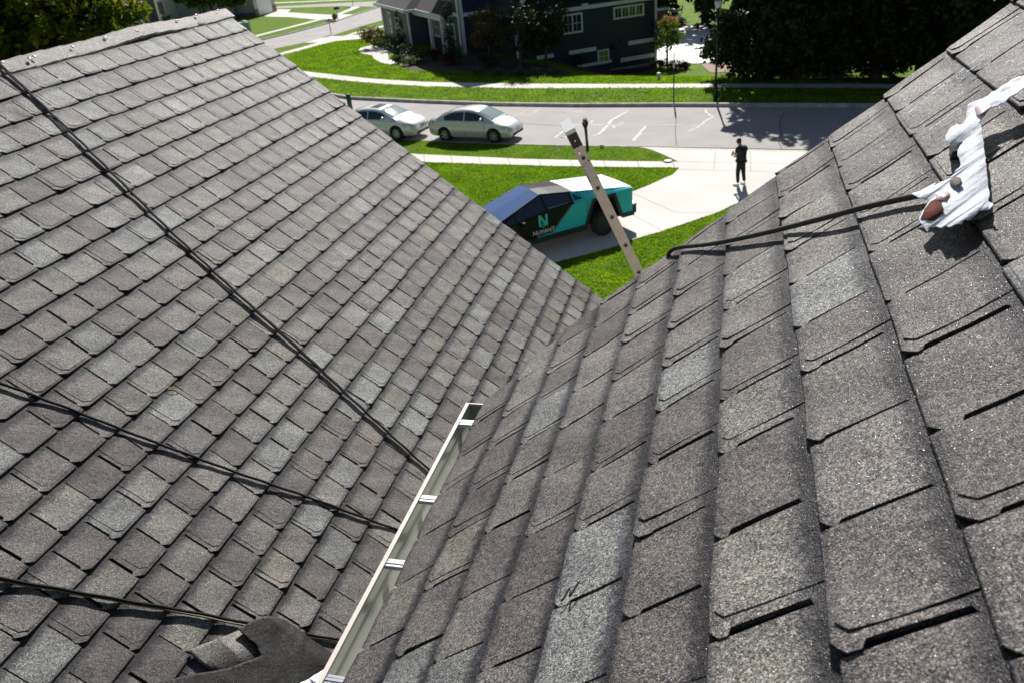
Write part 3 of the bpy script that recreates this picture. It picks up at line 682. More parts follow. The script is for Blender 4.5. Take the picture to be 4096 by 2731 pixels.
b.add([(-2.0, 8.6, 2.95), (-2.0, 19.6, 2.95), (6.4, 19.6, 2.95), (6.4, 8.6, 2.95), (1.6, 12.2, 5.4), (1.6, 16.0, 5.4), (3, 16, 5.4), (3, 12.2, 5.4)], [(1, 0, 4, 5), (2, 1, 5, 6), (3, 2, 6, 7), (0, 3, 7, 4), (4, 7, 6, 5), (0, 1, 2, 3)])
b.build('roof', M_RF, bh)
b = MB(); b.add([(-1.1, 1.5, 2.86), (-1.1, 9.4, 2.86), (1.4, 9.4, 4.9), (1.4, 1.5, 4.9), (-1.1, 1.5, 2.78), (-1.1, 9.4, 2.78), (1.4, 9.4, 2.78), (1.4, 1.5, 2.78)], [(0, 1, 2, 3), (5, 4, 7, 6), (1, 0, 4, 5), (1, 5, 6, 2), (0, 3, 7, 4)])
b.build('porch_roof', M_RF, bh)
# white bands, corner boards, rakes, gutters
b = MB()
for lo, hi in [((-.09, -.04, 2.76), (2.7, 0, 3.03)), ((-.09, 0, 2.76), (-.04, 4.7, 3.03)), ((-.12, -.07, -.2), (-.005, .32, 6)), ((-.12, -.07, -.2), (.26, -.005, 6)), ((-.10, 4.7, -.2), (-.005, 4.9, 2.8)),
               ((2.66, -4.58, 2.60), (14.43, -4.5, 2.86)), ((6.9, -4.56, -.45), (9.2, -4.5, -.17)), ((12.0, -4.56, -.45), (14.42, -4.5, -.15)), ((11.3, -4.56, -1.62), (14.42, -4.5, -1.32)), ((14.38, -4.6, -2.4), (14.55, -4.42, 3.6)),
               ((2.62, -4.6, -1.2), (2.86, -4.48, 2.6)), ((-1.55, 9.5, -.2), (-1.44, 9.9, 2.8)), ((-1.55, 19.0, -.2), (-1.44, 19.25, 2.8)), ((4.2, -4.56, -.45), (5.6, -4.5, -.17)), ((7.5, -4.56, -1.52), (10.5, -4.5, -1.3)),
               ((8.1, -4.68, 2.86), (8.6, -4.5, 3.02)), ((-1.15, 1.4, 2.50), (-.98, 9.4, 2.84)), ((-1.0, 1.4, 2.5), (-.1, 1.55, 2.84)), ((-2.1, 8.5, 2.75), (-1.98, 19.7, 2.97)), ((-2.1, 8.45, 2.75), (-.9, 8.58, 2.97))]:
    b.lbox(lo, hi)
b.prism([(2.15, -4.98, 2.66), (7.1, -4.98, 8.99), (7.3, -4.98, 8.80), (2.40, -4.98, 2.5)], (0, .08, 0))
b.prism([(14.95, -4.98, 2.70), (10.1, -4.98, 8.99), (9.9, -4.98, 8.80), (14.7, -4.98, 2.55)], (0, .08, 0))
b.build('trim', M_WHT, bh)
b = MB(); b.tube([(2.3, -4.95, 2.78), (2.3, 0, 2.78)], .07, 8); b.tube([(2.36, -4.9, 2.7), (2.62, -4.66, 2.5), (2.72, -4.62, 2.4), (2.72, -4.62, -.6)], .05, 8); b.build('gutter', M_WHT, bh)
b = MB(); b.tube([(-2.08, 8.5, 2.96), (-2.08, 19.7, 2.96)], .07, 8); b.tube([(-1.12, 1.4, 2.9), (-1.12, 9.0, 2.9)], .07, 8); b.build('gutter', M_WHT, bh)
b = MB(); b.lbox((2.75, -4.54, -2.9), (14.36, -4.505, -2.0)); b.build('foundation', M_STONE, bh)
for (x, y) in ((-.95, 4.97), (-.95, 1.75)):
    b = MB(); b.lbox((x - .13, y - .13, -.1), (x + .13, y + .13, 2.52)); b.lbox((x - .17, y - .17, -.1), (x + .17, y + .17, .15)); b.build('porch_post', M_WHT, bh)
b = MB(); b.lbox((-1.3, .4, -.25), (0, 9.3, -.03)); b.build('porch_floor', M_CONC, bh)
def window(x0, x1, z0, z1, y, n=2, rows=2, face='y', fw=.13):
    f = MB(); p = MB()
    def bx(a0, a1, c0, c1, t0, t1, mb):
        if face == 'y': mb.lbox((a0, y - t1, c0), (a1, y - t0, c1))
        else: mb.lbox((y - t1, a0, c0), (y - t0, a1, c1))
    for q in ((x0, x1, z1 - fw, z1), (x0, x1, z0, z0 + fw), (x0, x0 + fw, z0 + fw, z1 - fw), (x1 - fw, x1, z0 + fw, z1 - fw)): bx(*q, .0, .07, f)
    ww = (x1 - x0 - 2 * fw) / n
    for k in range(1, n): bx(x0 + fw + k * ww - .05, x0 + fw + k * ww + .05, z0 + fw, z1 - fw, .0, .06, f)
    for k in range(n):
        if rows > 1: bx(x0 + fw + k * ww + .05, x0 + fw + (k + 1) * ww - .05, (z0 + z1) / 2 - .02, (z0 + z1) / 2 + .02, .0, .04, f)
        bx(x0 + fw + k * ww + ww / 2 - .012, x0 + fw + k * ww + ww / 2 + .012, z0 + fw, z1 - fw, .0, .035, f)
    fo = f.build('window', M_WHT, bh); bx(x0 + fw, x1 - fw, z0 + fw, z1 - fw, .0, .02, p); p.build('pane', M_GLS, fo)
window(6.45, 8.14, 1.03, 2.43, -4.5, 2); window(10.76, 13.43, 1.56, 2.46, -4.5, 4, 1); window(9.3, 10.3, -1.45, -.45, -4.5, 1); window(1.3, 2.5, .6, 2.2, 0, 2)
window(15.6, 16.95, .45, 2.35, -1.5, 1, 2, 'x'); window(12.6, 13.9, .45, 2.35, -1.5, 1, 2, 'x'); window(1.4, 3.9, .2, 2.2, -.04, 1, 2, 'x'); window(1.5, 3.8, 3.9, 5.3, -.04, 1, 2, 'x'); window(5.6, 7.2, .8, 2.3, 0.0, 2, 2, 'x')
b = MB(); b.lbox((-.06, 7.6, -.05), (0, 8.6, 2.1)); b.build('door', mat('front_door', (.10, .035, .025), .5), bh)

# plants before the blue house
def hl(a, o, z=None):
    p = HC + e1 * a - e2 * o; return Vector((p.x, p.y, terr(p.x, p.y)))
shrub('japanese_maple', ont(1497, 192), 1.35, 2.0, 'rust', 'round rust tinted bush at the curved front walk', n=2200, leaf=.13, seed=1)
P_ = [(1525, 200, .8, 1.0, 'green', 'low green bush right of the rust tinted bush'), (1560, 205, .8, .9, 'ever', 'low dark bush before the left wall window'), (1600, 222, .85, 1.0, 'ever', 'dark rounded bush at the corner of the front walk'), (1648, 240, .9, 1.1, 'ever', 'dark bush at the foot of the left porch corner'),
      (1592, 255, .5, .6, 'green', 'small bush at the inner tip of the front walk'), (1690, 248, 1.0, 1.0, 'green', 'wide olive bush before the porch'), (1740, 240, .7, .9, 'plum', 'dark red bush between the porch posts'), (1640, 262, .7, .5, 'green', 'low bush at the end of the front walk'),
      (1842, 250, .9, 1.3, 'hydr', 'leafy bush at the white corner board'), (1800, 262, .8, .8, 'plum', 'low dark red bush in the mulch before the corner'), (1950, 270, .9, 1.1, 'ever', 'dark bush behind the grey green tufts'), (2310, 268, 1.0, 1.1, 'ever', 'dark bush under the low basement window'),
      (1915, 300, .5, .55, 'grey', 'leftmost of the small grey green tufts along the bed'), (1995, 303, .5, .5, 'grey', 'second small grey green tuft from the left along the bed'), (2075, 305, .5, .55, 'grey', 'third small grey green tuft from the left along the bed'), (2135, 303, .5, .5, 'grey', 'fourth small grey green tuft from the left along the bed'), (2215, 300, .5, .5, 'grey', 'rightmost small grey green tuft along the bed'),
      (2700, 278, 1.1, .8, 'plum', 'wide dark plum bush between lawn and white patio'), (2640, 272, .8, .7, 'plum', 'plum bush at the right corner of the blue house'), (2738, 276, .5, .5, 'plum', 'small plum bush at the right end beside the patio')]
for i, (px, py, r, h, mt, lb) in enumerate(P_): shrub('garden_bush', ont(px, py), r, h, mt, lb, n=900, leaf=.10, seed=100 + i)
def column(px, py, w, h, lb, sd, mt='ever'):
    p = ont(px, py); root = empty('columnar_evergreen', p); tag(root, lb, 'shrub'); s = MB().tube([(0, 0, 0), (0, 0, h * .8)], [.05, .02], 5); s.build('stem', BARK, root)
    foliage('foliage', [((0, 0, h * (.12 + .2 * k)), (w * (1 - .12 * k), w * (1 - .12 * k), h * .16)) for k in range(5)], 2200, .10, mt, sd, root, .4)
column(1612, 208, .55, 3.0, 'slim dark evergreen column before the left wall', 131); column(1806, 258, .75, 4.0, 'dense dark evergreen column right of the porch', 132)
tree('ornamental_tree', ont(1962, 268), 4.2, 1.6, 'rust', 'small tree with orange leaf tips before the recessed wall', n=3200, leaf=.15, seed=141, low=.25)
tree('ornamental_tree', ont(2085, 272), 4.4, 2.2, 'dark', 'wide dark tree before the left end of the wing', n=4200, leaf=.16, seed=142, low=.15)
tree('ornamental_tree', ont(2185, 268), 4.5, 2.0, 'dark', 'taller dark tree overlapping the double window', n=4200, leaf=.16, seed=143, low=.2)
tree('ornamental_tree', ont(2440, 268), 5.2, 2.3, 'ever', 'dense dark tree below the row of four small panes', n=6500, leaf=.16, seed=144, low=.02)
# small hydrangea tree by the patio
tree('hydrangea_tree', ont(2668, 262), 3.6, 1.15, 'hydr', 'small green tree with rusty top blooms beside the white patio', n=1500, leaf=.2, seed=151, low=.28)
hy = [o for o in bpy.data.objects if o.name.startswith('hydrangea_tree')][0]
foliage('blooms', [((-.5 + .5 * k, .1 * k, 3.2 + .15 * (k % 2)), (.35, .35, .25)) for k in range(3)], 260, .16, 'bloom', 152, hy)
# outdoor fireplace pillars
def pillar(px, py, w, h, lb, cap=True):
    p = ont(px, py); r = empty('stone_pillar', p, .3); tag(r, lb, 'pillar', 'stone pillars at the back of the patio')
    MB().lbox((-w / 2, -.3, 0), (w / 2, .3, h)).build('shaft', mat('brown_stone', (.20, .13, .09), .9, noise=(4, .4)), r); MB().lbox((-w / 2 - .15, -.45, h), (w / 2 + .15, .45, h + .22)).build('cap_stone', M_CONC2, r)
pillar(2640, 113, 1.5, 1.7, 'wide stone fireplace with white cap at the house corner'); pillar(2698, 100, .5, 1.3, 'slim stone pillar right of the wide fireplace'); pillar(2706, 108, .5, .8, 'short front pillar with rounded white cap')
shrub('dry_grass_clump', ont(2712, 105), .9, 1.0, 'grey', 'pale grass clump by the slim pillar', n=500, leaf=.15, seed=161)
# utility post (small white) on lawn
p = ont(2635, 322); r = empty('utility_marker', p); tag(r, 'small white utility marker on the lawn before the blue house', 'marker'); MB().tube([(0, 0, 0), (0, 0, .32)], .1, 10).build('post', mat('grey_plastic', (.5, .5, .5), .5), r); v_, f__ = ell((0, 0, .36), (.14, .14, .09)); MB().add(v_, f__).build('cap', M_WHT, r, True)

# ---------------------------------------------------------------- neighbour house at top left
M_GREY = siding_mat('grey_vinyl_siding', (.30, .30, .31)); M_PALE = siding_mat('pale_vinyl_siding', (.52, .50, .49)); M_RF2 = mat('brown_grey_roof', (.12, .11, .10), .9, noise=(6, .3))
g0 = onz(1026, 68); g1 = onz(1106, 47); gx = (g1 - g0); gl = gx.length; gx.normalize(); gy = Vector((-gx.y, gx.x, 0))
nh = empty('neighbour_house', g0, math.atan2(gx.y, gx.x)); tag(nh, 'grey house with a white garage door and brown stone foot behind the left roof', 'house')
MB().lbox((0, 0, -.1), (gl, 8, 3.4)).build('garage_wall', M_PALE, nh)
MB().lbox((-.06, .02, -.1), (0, 12, 3.3)).build('side_wall', M_GREY, nh)
d_o = MB(); d_o.lbox((gl * .13, -.06, 0), (gl * .80, 0, 2.9))
dr_ = d_o.build('garage_door', mat('white_door', (.80, .82, .86), .5), nh)
M_BK = mat('brown_brick', (.25, .17, .14), .9, noise=(5, .3)); MB().lbox((-.08, -.10, -.1), (gl * .12, .15, .9)).build('stone_foot', M_BK, nh); MB().lbox((gl * .84, -.1, -.1), (gl + .05, 0, .9)).build('stone_foot', M_BK, nh)
b = MB(); b.lbox((-.09, .15, -.1), (-.06, 12, .55)); b.build('foundation', mat('dark_block', (.10, .10, .10), .9), nh)
b = MB(); b.lbox((gl * .055, -.2, 2.0), (gl * .085, -.05, 2.4)); b.build('wall_lamp', mat('black_metal', (.02, .02, .02), .5), nh)
b = MB(); b.add(*gab(-.6, gl + .6, gl * .4, gl * .6, -.5, 12, 3.4, 6)); b.build('roof', M_RF2, nh)
h0 = onz(860, 95); h1 = onz(560, 160)
for (pa, pb_, m_, nm, hgt) in [((940, 78), (870, 86), M_GREY, 'main_wall', 4.6), ((840, 82), (640, 88), M_PALE, 'main_wall', 4.6), ((640, 92), (585, 104), M_GREY, 'porch_side_wall', 4.6)]:
    a = onz(*pa); b2 = onz(*pb_); t = (b2 - a).normalized(); o = Vector((-t.y, t.x, 0)) * -5
    if o.y < 0: o = -o
    mb = MB(); vs = [a, b2, b2 + o, a + o]; mb.prism([(v.x, v.y, -.1) for v in vs], (0, 0, hgt + .1)); q = mb.build(nm, m_, nh); q.matrix_parent_inverse = nh.matrix_basis.inverted() if False else Matrix.LocRotScale(g0, nh.rotation_euler, None).inverted()
inv = Matrix.LocRotScale(g0, nh.rotation_euler, None).inverted()
def face_quad(pts, m_, nm, off=.08):
    P = [onz(*pts[0]), onz(*pts[1])]; mb = MB(); a, b2 = P; t = (b2 - a).normalized(); n_ = Vector((-t.y, t.x, 0)); n_ = -n_ if n_.y > 0 else n_
    for (f0, f1, za, zb) in pts[2]:
        p, q = a.lerp(b2, f0), a.lerp(b2, f1)
        mb.prism([p + n_ * .0 + Vector((0, 0, za)), q + Vector((0, 0, za)), q + Vector((0, 0, zb)), p + Vector((0, 0, zb))], n_ * off)
    o = mb.build(nm, m_, nh); o.matrix_parent_inverse = inv; return o
M_SHU = mat('dark_shutter', (.03, .03, .035), .5)
for q in [(.86, .95, 1.0, 2.6), (.50, .58, 1.2, 2.5), (.28, .36, .1, 2.5), (.05, .2, .8, 2.4)]: face_quad(((840, 82), (640, 88), [q]), M_SHU, 'window')
face_quad(((840, 82), (640, 88), [(.24, .275, 0, 2.7), (.365, .40, 0, 2.7)]), M_WHT, 'door_trim')
face_quad(((596, 102), (530, 118), [(0, 1, 0, 3.0)]), mat('dark_screen', (.03, .035, .04), .4), 'porch_screen', .3)
face_quad(((598, 101.6), (528, 118.5), [(0, .05, 0, 3), (.3, .35, 0, 3), (.62, .67, 0, 3), (.95, 1, 0, 3), (0, 1, .75, .85), (0, 1, 2.95, 3.1)]), M_WHT, 'porch_frame', .36)
shrub('young_spruce', onz(672, 100), .8, 1.4, 'green', 'small young conifer before the pale wall', n=600, leaf=.12, seed=171)

# transformer box
p = onz(985, 132); r = empty('utility_box', p, .4); tag(r, 'pale green utility box on the lawn just past the left roof edge', 'utility box')
MB().lbox((-.55, -.4, 0), (.55, .4, 1.05)).build('cabinet', mat('pale_green_paint', (.30, .42, .36), .5), r); MB().lbox((-.6, -.45, 1.05), (.6, .45, 1.13)).build('lid', mat('pale_lid', (.55, .62, .58), .4), r); MB().lbox((.42, -.46, .0), (.58, -.40, 1.25)).build('post', M_WHT, r)
v_, f__ = ell((0, 0, 1.2), (.3, .22, .12)); MB().add(v_, f__).build('vent', M_WHT, r, True)
# mailboxes
def mailbox(px, py, h, lb, rz, light=False):
    r = empty('mailbox', onz(px, py), rz); tag(r, lb, 'mailbox'); MB().lbox((-.05, -.05, 0), (.05, .05, h)).build('post', M_WHT, r)
    m_ = mat('mailbox_metal', (.35, .40, .5) if light else (.03, .035, .04), .4); b = MB(); n = 8
    pts = [(-.3, -.13, h - .05), (-.3, .13, h - .05)] + [(-.3, .13 * cos(a), h + .12 + .13 * sin(a)) for a in np.linspace(0, pi, n)]
    b.prism(pts, (.62, 0, 0)); o = b.build('box', m_, r); MB().lbox((-.05, -.16, h + .1), (.1, -.135, h + .3)).build('flag', mat('flag_red', (.4, .03, .03), .5), r)
mailbox(800 + 1860 / 3.36, 280 / 3.36, 1.25, 'dark mailbox on a white post at the neighbour driveway', .3)
mailbox(800 + 1765 / 3.36, 470 / 3.36, 1.25, 'pale blue mailbox leaning beside the side street', .2, True)
mailbox(800 + 2060 / 3.36, 80 / 3.36, 1.3, 'distant mailbox at the farthest street', .2)
p = onz(800 + 1815 / 3.36, 262 / 3.36); r = empty('planter', p); tag(r, 'small brown planter beside the dark mailbox', 'planter'); MB().tube([(0, 0, 0), (0, 0, .4)], [.25, .34], 10).build('pot', mat('terracotta', (.16, .08, .04), .8), r); foliage('foliage', [((0, 0, .45), (.3, .3, .15))], 260, .12, 'green', 3, r)

# ---------------------------------------------------------------- street lamp, sign, stake
p = onz(2861, 405); r = empty('street_lamp', p); tag(r, 'tall dark street lamp with a white lantern at the far verge', 'street lamp')
M_PST = mat('dark_green_metal', (.02, .03, .035), .4, metal=.3)
b = MB(); b.tube([(0, 0, 0), (0, 0, .9)], [.11, .09], 12); b.tube([(0, 0, .9), (0, 0, 1.0)], [.10, .07], 12); b.tube([(0, 0, 1.0), (0, 0, 4.35)], [.055, .04], 10); b.build('post', M_PST, r, True)
b = MB(); b.tube([(0, 0, 4.3), (0, 0, 4.4), (0, 0, 4.45)], [.05, .12, .12], 10); b.build('collar', M_PST, r)
MB().tube([(0, 0, 4.45), (0, 0, 4.6), (0, 0, 4.82)], [.10, .17, .20], 10).build('lantern_glass', mat('milky_glass', (.55, .58, .66), .25), r, True)
b = MB(); b.tube([(0, 0, 4.82), (0, 0, 4.86), (0, 0, 5.05), (0, 0, 5.15)], [.24, .24, .08, .02], 10); b.build('lantern_roof', M_PST, r)
p = onz(2694.5, 413); r = empty('street_sign', p, RAD(-12.8)); tag(r, 'thin sign post seen edge on at the far kerb with a pale band', 'sign')
MB().tube([(0, 0, 0), (0, 0, 2.5)], .03, 6).build('post', mat('green_steel', (.03, .05, .04), .5, metal=.4), r); MB().lbox((-.012, -.25, 2.05), (-.032, .25, 2.62)).build('sign_plate', mat('plate_back', (.4, .42, .42), .4, metal=.6), r); MB().tube([(0, 0, 1.75), (0, 0, 2.0)], .036, 6).build('band', M_WHT, r)
p = onz(2351, 601); r = empty('dead_sapling', p); tag(r, 'broken brown sapling with a ragged top on the near verge', 'sapling')
b = MB(); b.tube([(0, 0, -.05), (-.03, 0, .5), (-.05, .02, 1.0), (-.07, .02, 1.35)], [.075, .06, .07, .03], 8); b.build('stem', mat('dead_bark', (.10, .06, .045), .9, noise=(10, .3), bump=(30, .6, .02)), r, True)
b = MB()
for k in range(9):
    a = k * .7; q = .06 + .03 * (k % 3); b.tube([(-.06, 0, .85 + .05 * (k % 4)), (-.06 + q * cos(a), q * sin(a), 1.05 + .06 * (k % 3)), (-.06 + q * .6 * cos(a), q * sin(a), 1.28 + .07 * (k % 3))], [.035, .035, .008], 6)
b.build('ragged_top', mat('dead_bark_dark', (.075, .045, .035), .9, bump=(30, .6, .02)), r, True)
p = onz(1404, 448); r = empty('green_post', p); tag(r, 'dark green post rising behind the roof edge beside the silver hatchback', 'post')
b = MB().tube([(0, 0, 0), (0, 0, 1.0)], .14, 12); b.build('shaft', mat('dark_green_plastic', (.03, .07, .055), .35), r, True)
p = onz(2672, 648, .01); r = empty('valve_lid', p); tag(r, 'round dark green valve lid at the edge of the near pavement', 'lid'); MB().tube([(0, 0, 0), (0, 0, .05)], [.19, .16], 14).build('lid', mat('green_plastic', (.02, .07, .05), .4), r)
v_, f__ = ell((0, 0, 0), (.10, .07, .07)); o = MB().add(v_, f__).build('round_stone', M_WHT, None, True); o.location = onz(2407, 585, .08); tag(o, 'small white round stone lying at the near kerb', 'stone')

# ---------------------------------------------------------------- ladder
lad = empty('ladder', CAM + Vector((.78, 6.87, -1.94))); tag(lad, 'aluminium extension ladder leaning on the lower eave, its rail end standing above the roof', 'ladder')
ld = Vector((.383, -.022, -.923)).normalized(); lx = Vector((-.02, 1, 0)); lx = (lx - ld * lx.dot(ld)).normalized(); lz = ld.cross(lx).normalized()   # lx across the rungs, lz = rail depth
M_RAIL = mat('worn_aluminium', (.46, .42, .40), .45, metal=.35, noise=(14, .08), bump=(90, .15, .002))
M_BLK = mat('black_rubber', (.02, .02, .022), .6)
if lz.x > 0: lz = -lz
def rail(off, nm):
    b = MB(); c0 = lx * off
    def bx(a0, a1, x0, x1, z0, z1):
        vs = [c0 + ld * a + lx * x + lz * z for a in (a0, a1) for x in (x0, x1) for z in (z0, z1)]
        b.add(vs, [(0, 1, 3, 2), (4, 6, 7, 5), (0, 4, 5, 1), (2, 3, 7, 6), (0, 2, 6, 4), (1, 5, 7, 3)])
    sgn = -1 if off < .1 else 1
    bx(-.24, 8.0, 0, .004 * -sgn, -.041, .041); bx(-.24, 8.0, 0, .030 * -sgn, -.045, -.041); bx(-.24, 8.0, 0, .030 * -sgn, .041, .045)
    o = b.build(nm, M_RAIL, lad); return o
ra = rail(0, 'rail'); rb_ = rail(.42, 'rail')
lx_face = -lx if lx.dot(Vector((0, 1, 0))) > 0 else lx
def orient(p, rdir):  # small boxes on the near rail face
    return p
k = MB(); e = MB()
for i in range(0, 27):
    c0 = ld * (.305 * i)
    b = MB(); b.tube([c0 - lx * .006, c0 + lx * .426], .014, 8); b.build('rung', M_RAIL, lad)
    if i < 12:
        k.tube([c0 + lx_face * .0005, c0 + lx_face * .0075], [.021, .019], 14); e.tube([c0 + lx_face * .0065, c0 + lx_face * .0085], .0145, 12)
k.build('rung_collar', M_RAIL, ra, True); e.build('rung_hole', M_BLK, ra)
b = MB()
def rbx(b, a0, a1, z0, z1, t0=.001, t1=.006, off=0):
    vs = [ld * a + lx_face * x + lz * z for a in (a0, a1) for x in (t0, t1) for z in (z0, z1)]
    b.add(vs, [(0, 1, 3, 2), (4, 6, 7, 5), (0, 4, 5, 1), (2, 3, 7, 6), (0, 2, 6, 4), (1, 5, 7, 3)])
rbx(b, -.235, -.11, -.043, .043); b.build('black_cap', M_BLK, ra)
b = MB(); rbx(b, -.275, -.245, -.047, .047, -.43, .006); b.build('top_bar', mat('polished_aluminium', (.55, .58, .57), .4, metal=.3), ra)
b = MB(); b.tube([ld * -.058 + lz * .012 + lx_face * .001, ld * -.058 + lz * .012 + lx_face * .010], [.014, .010], 10); b.tube([ld * -.17 + lx_face * .005, ld * -.17 + lx_face * .009], .006, 8); b.build('bolt', M_NAIL, ra)
b = MB(); rbx(b, .05, .235, -.036, .038, .0045, .0052); b.build('sticker', mat('worn_sticker', (.52, .50, .50), .5), ra)
b = MB(); rbx(b, .095, .215, .034, .037, .0055, .006); rbx(b, .212, .217, .026, .037, .0055, .006); rbx(b, .03, .045, -.034, -.028, .0055, .006); rbx(b, .06, .075, .028, .036, .0055, .006); rbx(b, .205, .22, -.036, -.028, .0055, .006); rbx(b, .04, .045, -.036, -.024, .0055, .006); b.build('marking', M_BLK, ra)

# ---------------------------------------------------------------- cars
def smooth_interp(tbl, x):
    xs_ = [a for a, _ in tbl]; ys_ = [b for _, b in tbl]
    if x <= xs_[0]: return ys_[0]
    if x >= xs_[-1]: return ys_[-1]
    i = max(k for k in range(len(xs_)) if xs_[k] <= x); i = min(i, len(xs_) - 2)
    t = (x - xs_[i]) / (xs_[i + 1] - xs_[i]); 
    m0 = (ys_[i + 1] - ys_[max(i - 1, 0)]) / max(1e-6, xs_[i + 1] - xs_[max(i - 1, 0)]); m1 = (ys_[min(i + 2, len(ys_) - 1)] - ys_[i]) / max(1e-6, xs_[min(i + 2, len(xs_) - 1)] - xs_[i])
    h = xs_[i + 1] - xs_[i]
    return (2 * t**3 - 3 * t**2 + 1) * ys_[i] + (t**3 - 2 * t**2 + t) * h * m0 + (-2 * t**3 + 3 * t**2) * ys_[i + 1] + (t**3 - t**2) * h * m1
M_TYRE = mat('tyre_rubber', (.018, .018, .018), .85); M_RIM = mat('alloy_rim', (.50, .51, .54), .35, metal=.7)
M_CARGL = mat('car_glass', (.012, .02, .022), .04, spec=1.0, coat=.3)
M_WSH = mat('windscreen_glass', (.16, .26, .28), .06, spec=1.0, coat=.6)  # pale aqua base stands in for the sky reflected in the windscreen
M_LAMP = mat('headlamp_lens', (.45, .48, .50), .12, spec=.9); M_RED = mat('tail_lamp_lens', (.35, .01, .015), .15)
M_CHR = mat('chrome', (.7, .7, .72), .12, metal=1)
def paint(name, col, metal=.45, rough=.3):
    return mat(name, col, rough, metal=metal, coat=.9)
def apply_bool(o, cutter):
    m = o.modifiers.new('b', 'BOOLEAN'); m.operation = 'DIFFERENCE'; m.object = cutter; m.solver = 'EXACT'
    dg = bpy.context.evaluated_depsgraph_get(); me = bpy.data.meshes.new_from_object(o.evaluated_get(dg)); o.modifiers.clear()
    old = o.data; o.data = me; bpy.data.meshes.remove(old); bpy.data.objects.remove(cutter)
def wheel(root, x, y, r, wdt, spokes=5, rimmat=None, cover=False):
    s = 1 if y > 0 else -1; root_w = empty('wheel', (x, y, r)); root_w.parent = root
    b = MB(); prof = [(r * .66, -wdt / 2), (r * .93, -wdt / 2), (r, -wdt * .36), (r, wdt * .36), (r * .93, wdt / 2), (r * .66, wdt / 2), (r * .62, 0)]
    n = 28; m_ = len(prof)
    for k in range(n):
        a = 2 * pi * k / n
        for rr, yy in prof: b.v.append((rr * cos(a), yy, rr * sin(a)))
    for k in range(n):
        for j in range(m_): b.f.append((k * m_ + j, k * m_ + (j + 1) % m_, ((k + 1) % n) * m_ + (j + 1) % m_, ((k + 1) % n) * m_ + j)); b.m.append(0)
    b.build('tyre', M_TYRE, root_w, True)
    b = MB(); yo = s * wdt * .40
    if cover: b.tube([(0, yo * .5, 0), (0, yo * .98, 0), (0, yo * 1.04, 0)], [r * .68, r * .66, r * .50], 24)
    
    for k in range(spokes):
        a = 2 * pi * k / spokes + .3
        for da in (-.09, .09):
            c_, s_ = cos(a + da), sin(a + da); q = Vector((c_, 0, s_)); t = Vector((-s_, 0, c_)) * r * .045
            p0 = Vector((0, yo * .9, 0)) + q * r * .1; p1 = Vector((0, yo, 0)) + q * r * .66
            b.add([p0 - t, p0 + t, p1 + t, p1 - t, p0 - t - Vector((0, yo * .3, 0)), p0 + t - Vector((0, yo * .3, 0)), p1 + t - Vector((0, yo * .3, 0)), p1 - t - Vector((0, yo * .3, 0))], [(0, 1, 2, 3), (0, 4, 5, 1), (1, 5, 6, 2), (2, 6, 7, 3), (3, 7, 4, 0)])
    b.tube([(0, yo * .6, 0), (0, yo * 1.08, 0)], [r * .18, r * .13], 12)
    # outer rim ring
    ring = [Vector((cos(a) * r * .65, yo * .95, sin(a) * r * .65)) for a in np.linspace(0, 2 * pi, 29)]; b.tube(ring, r * .028, 6, cap=False)
    b.build('rim', rimmat or M_RIM, root_w)
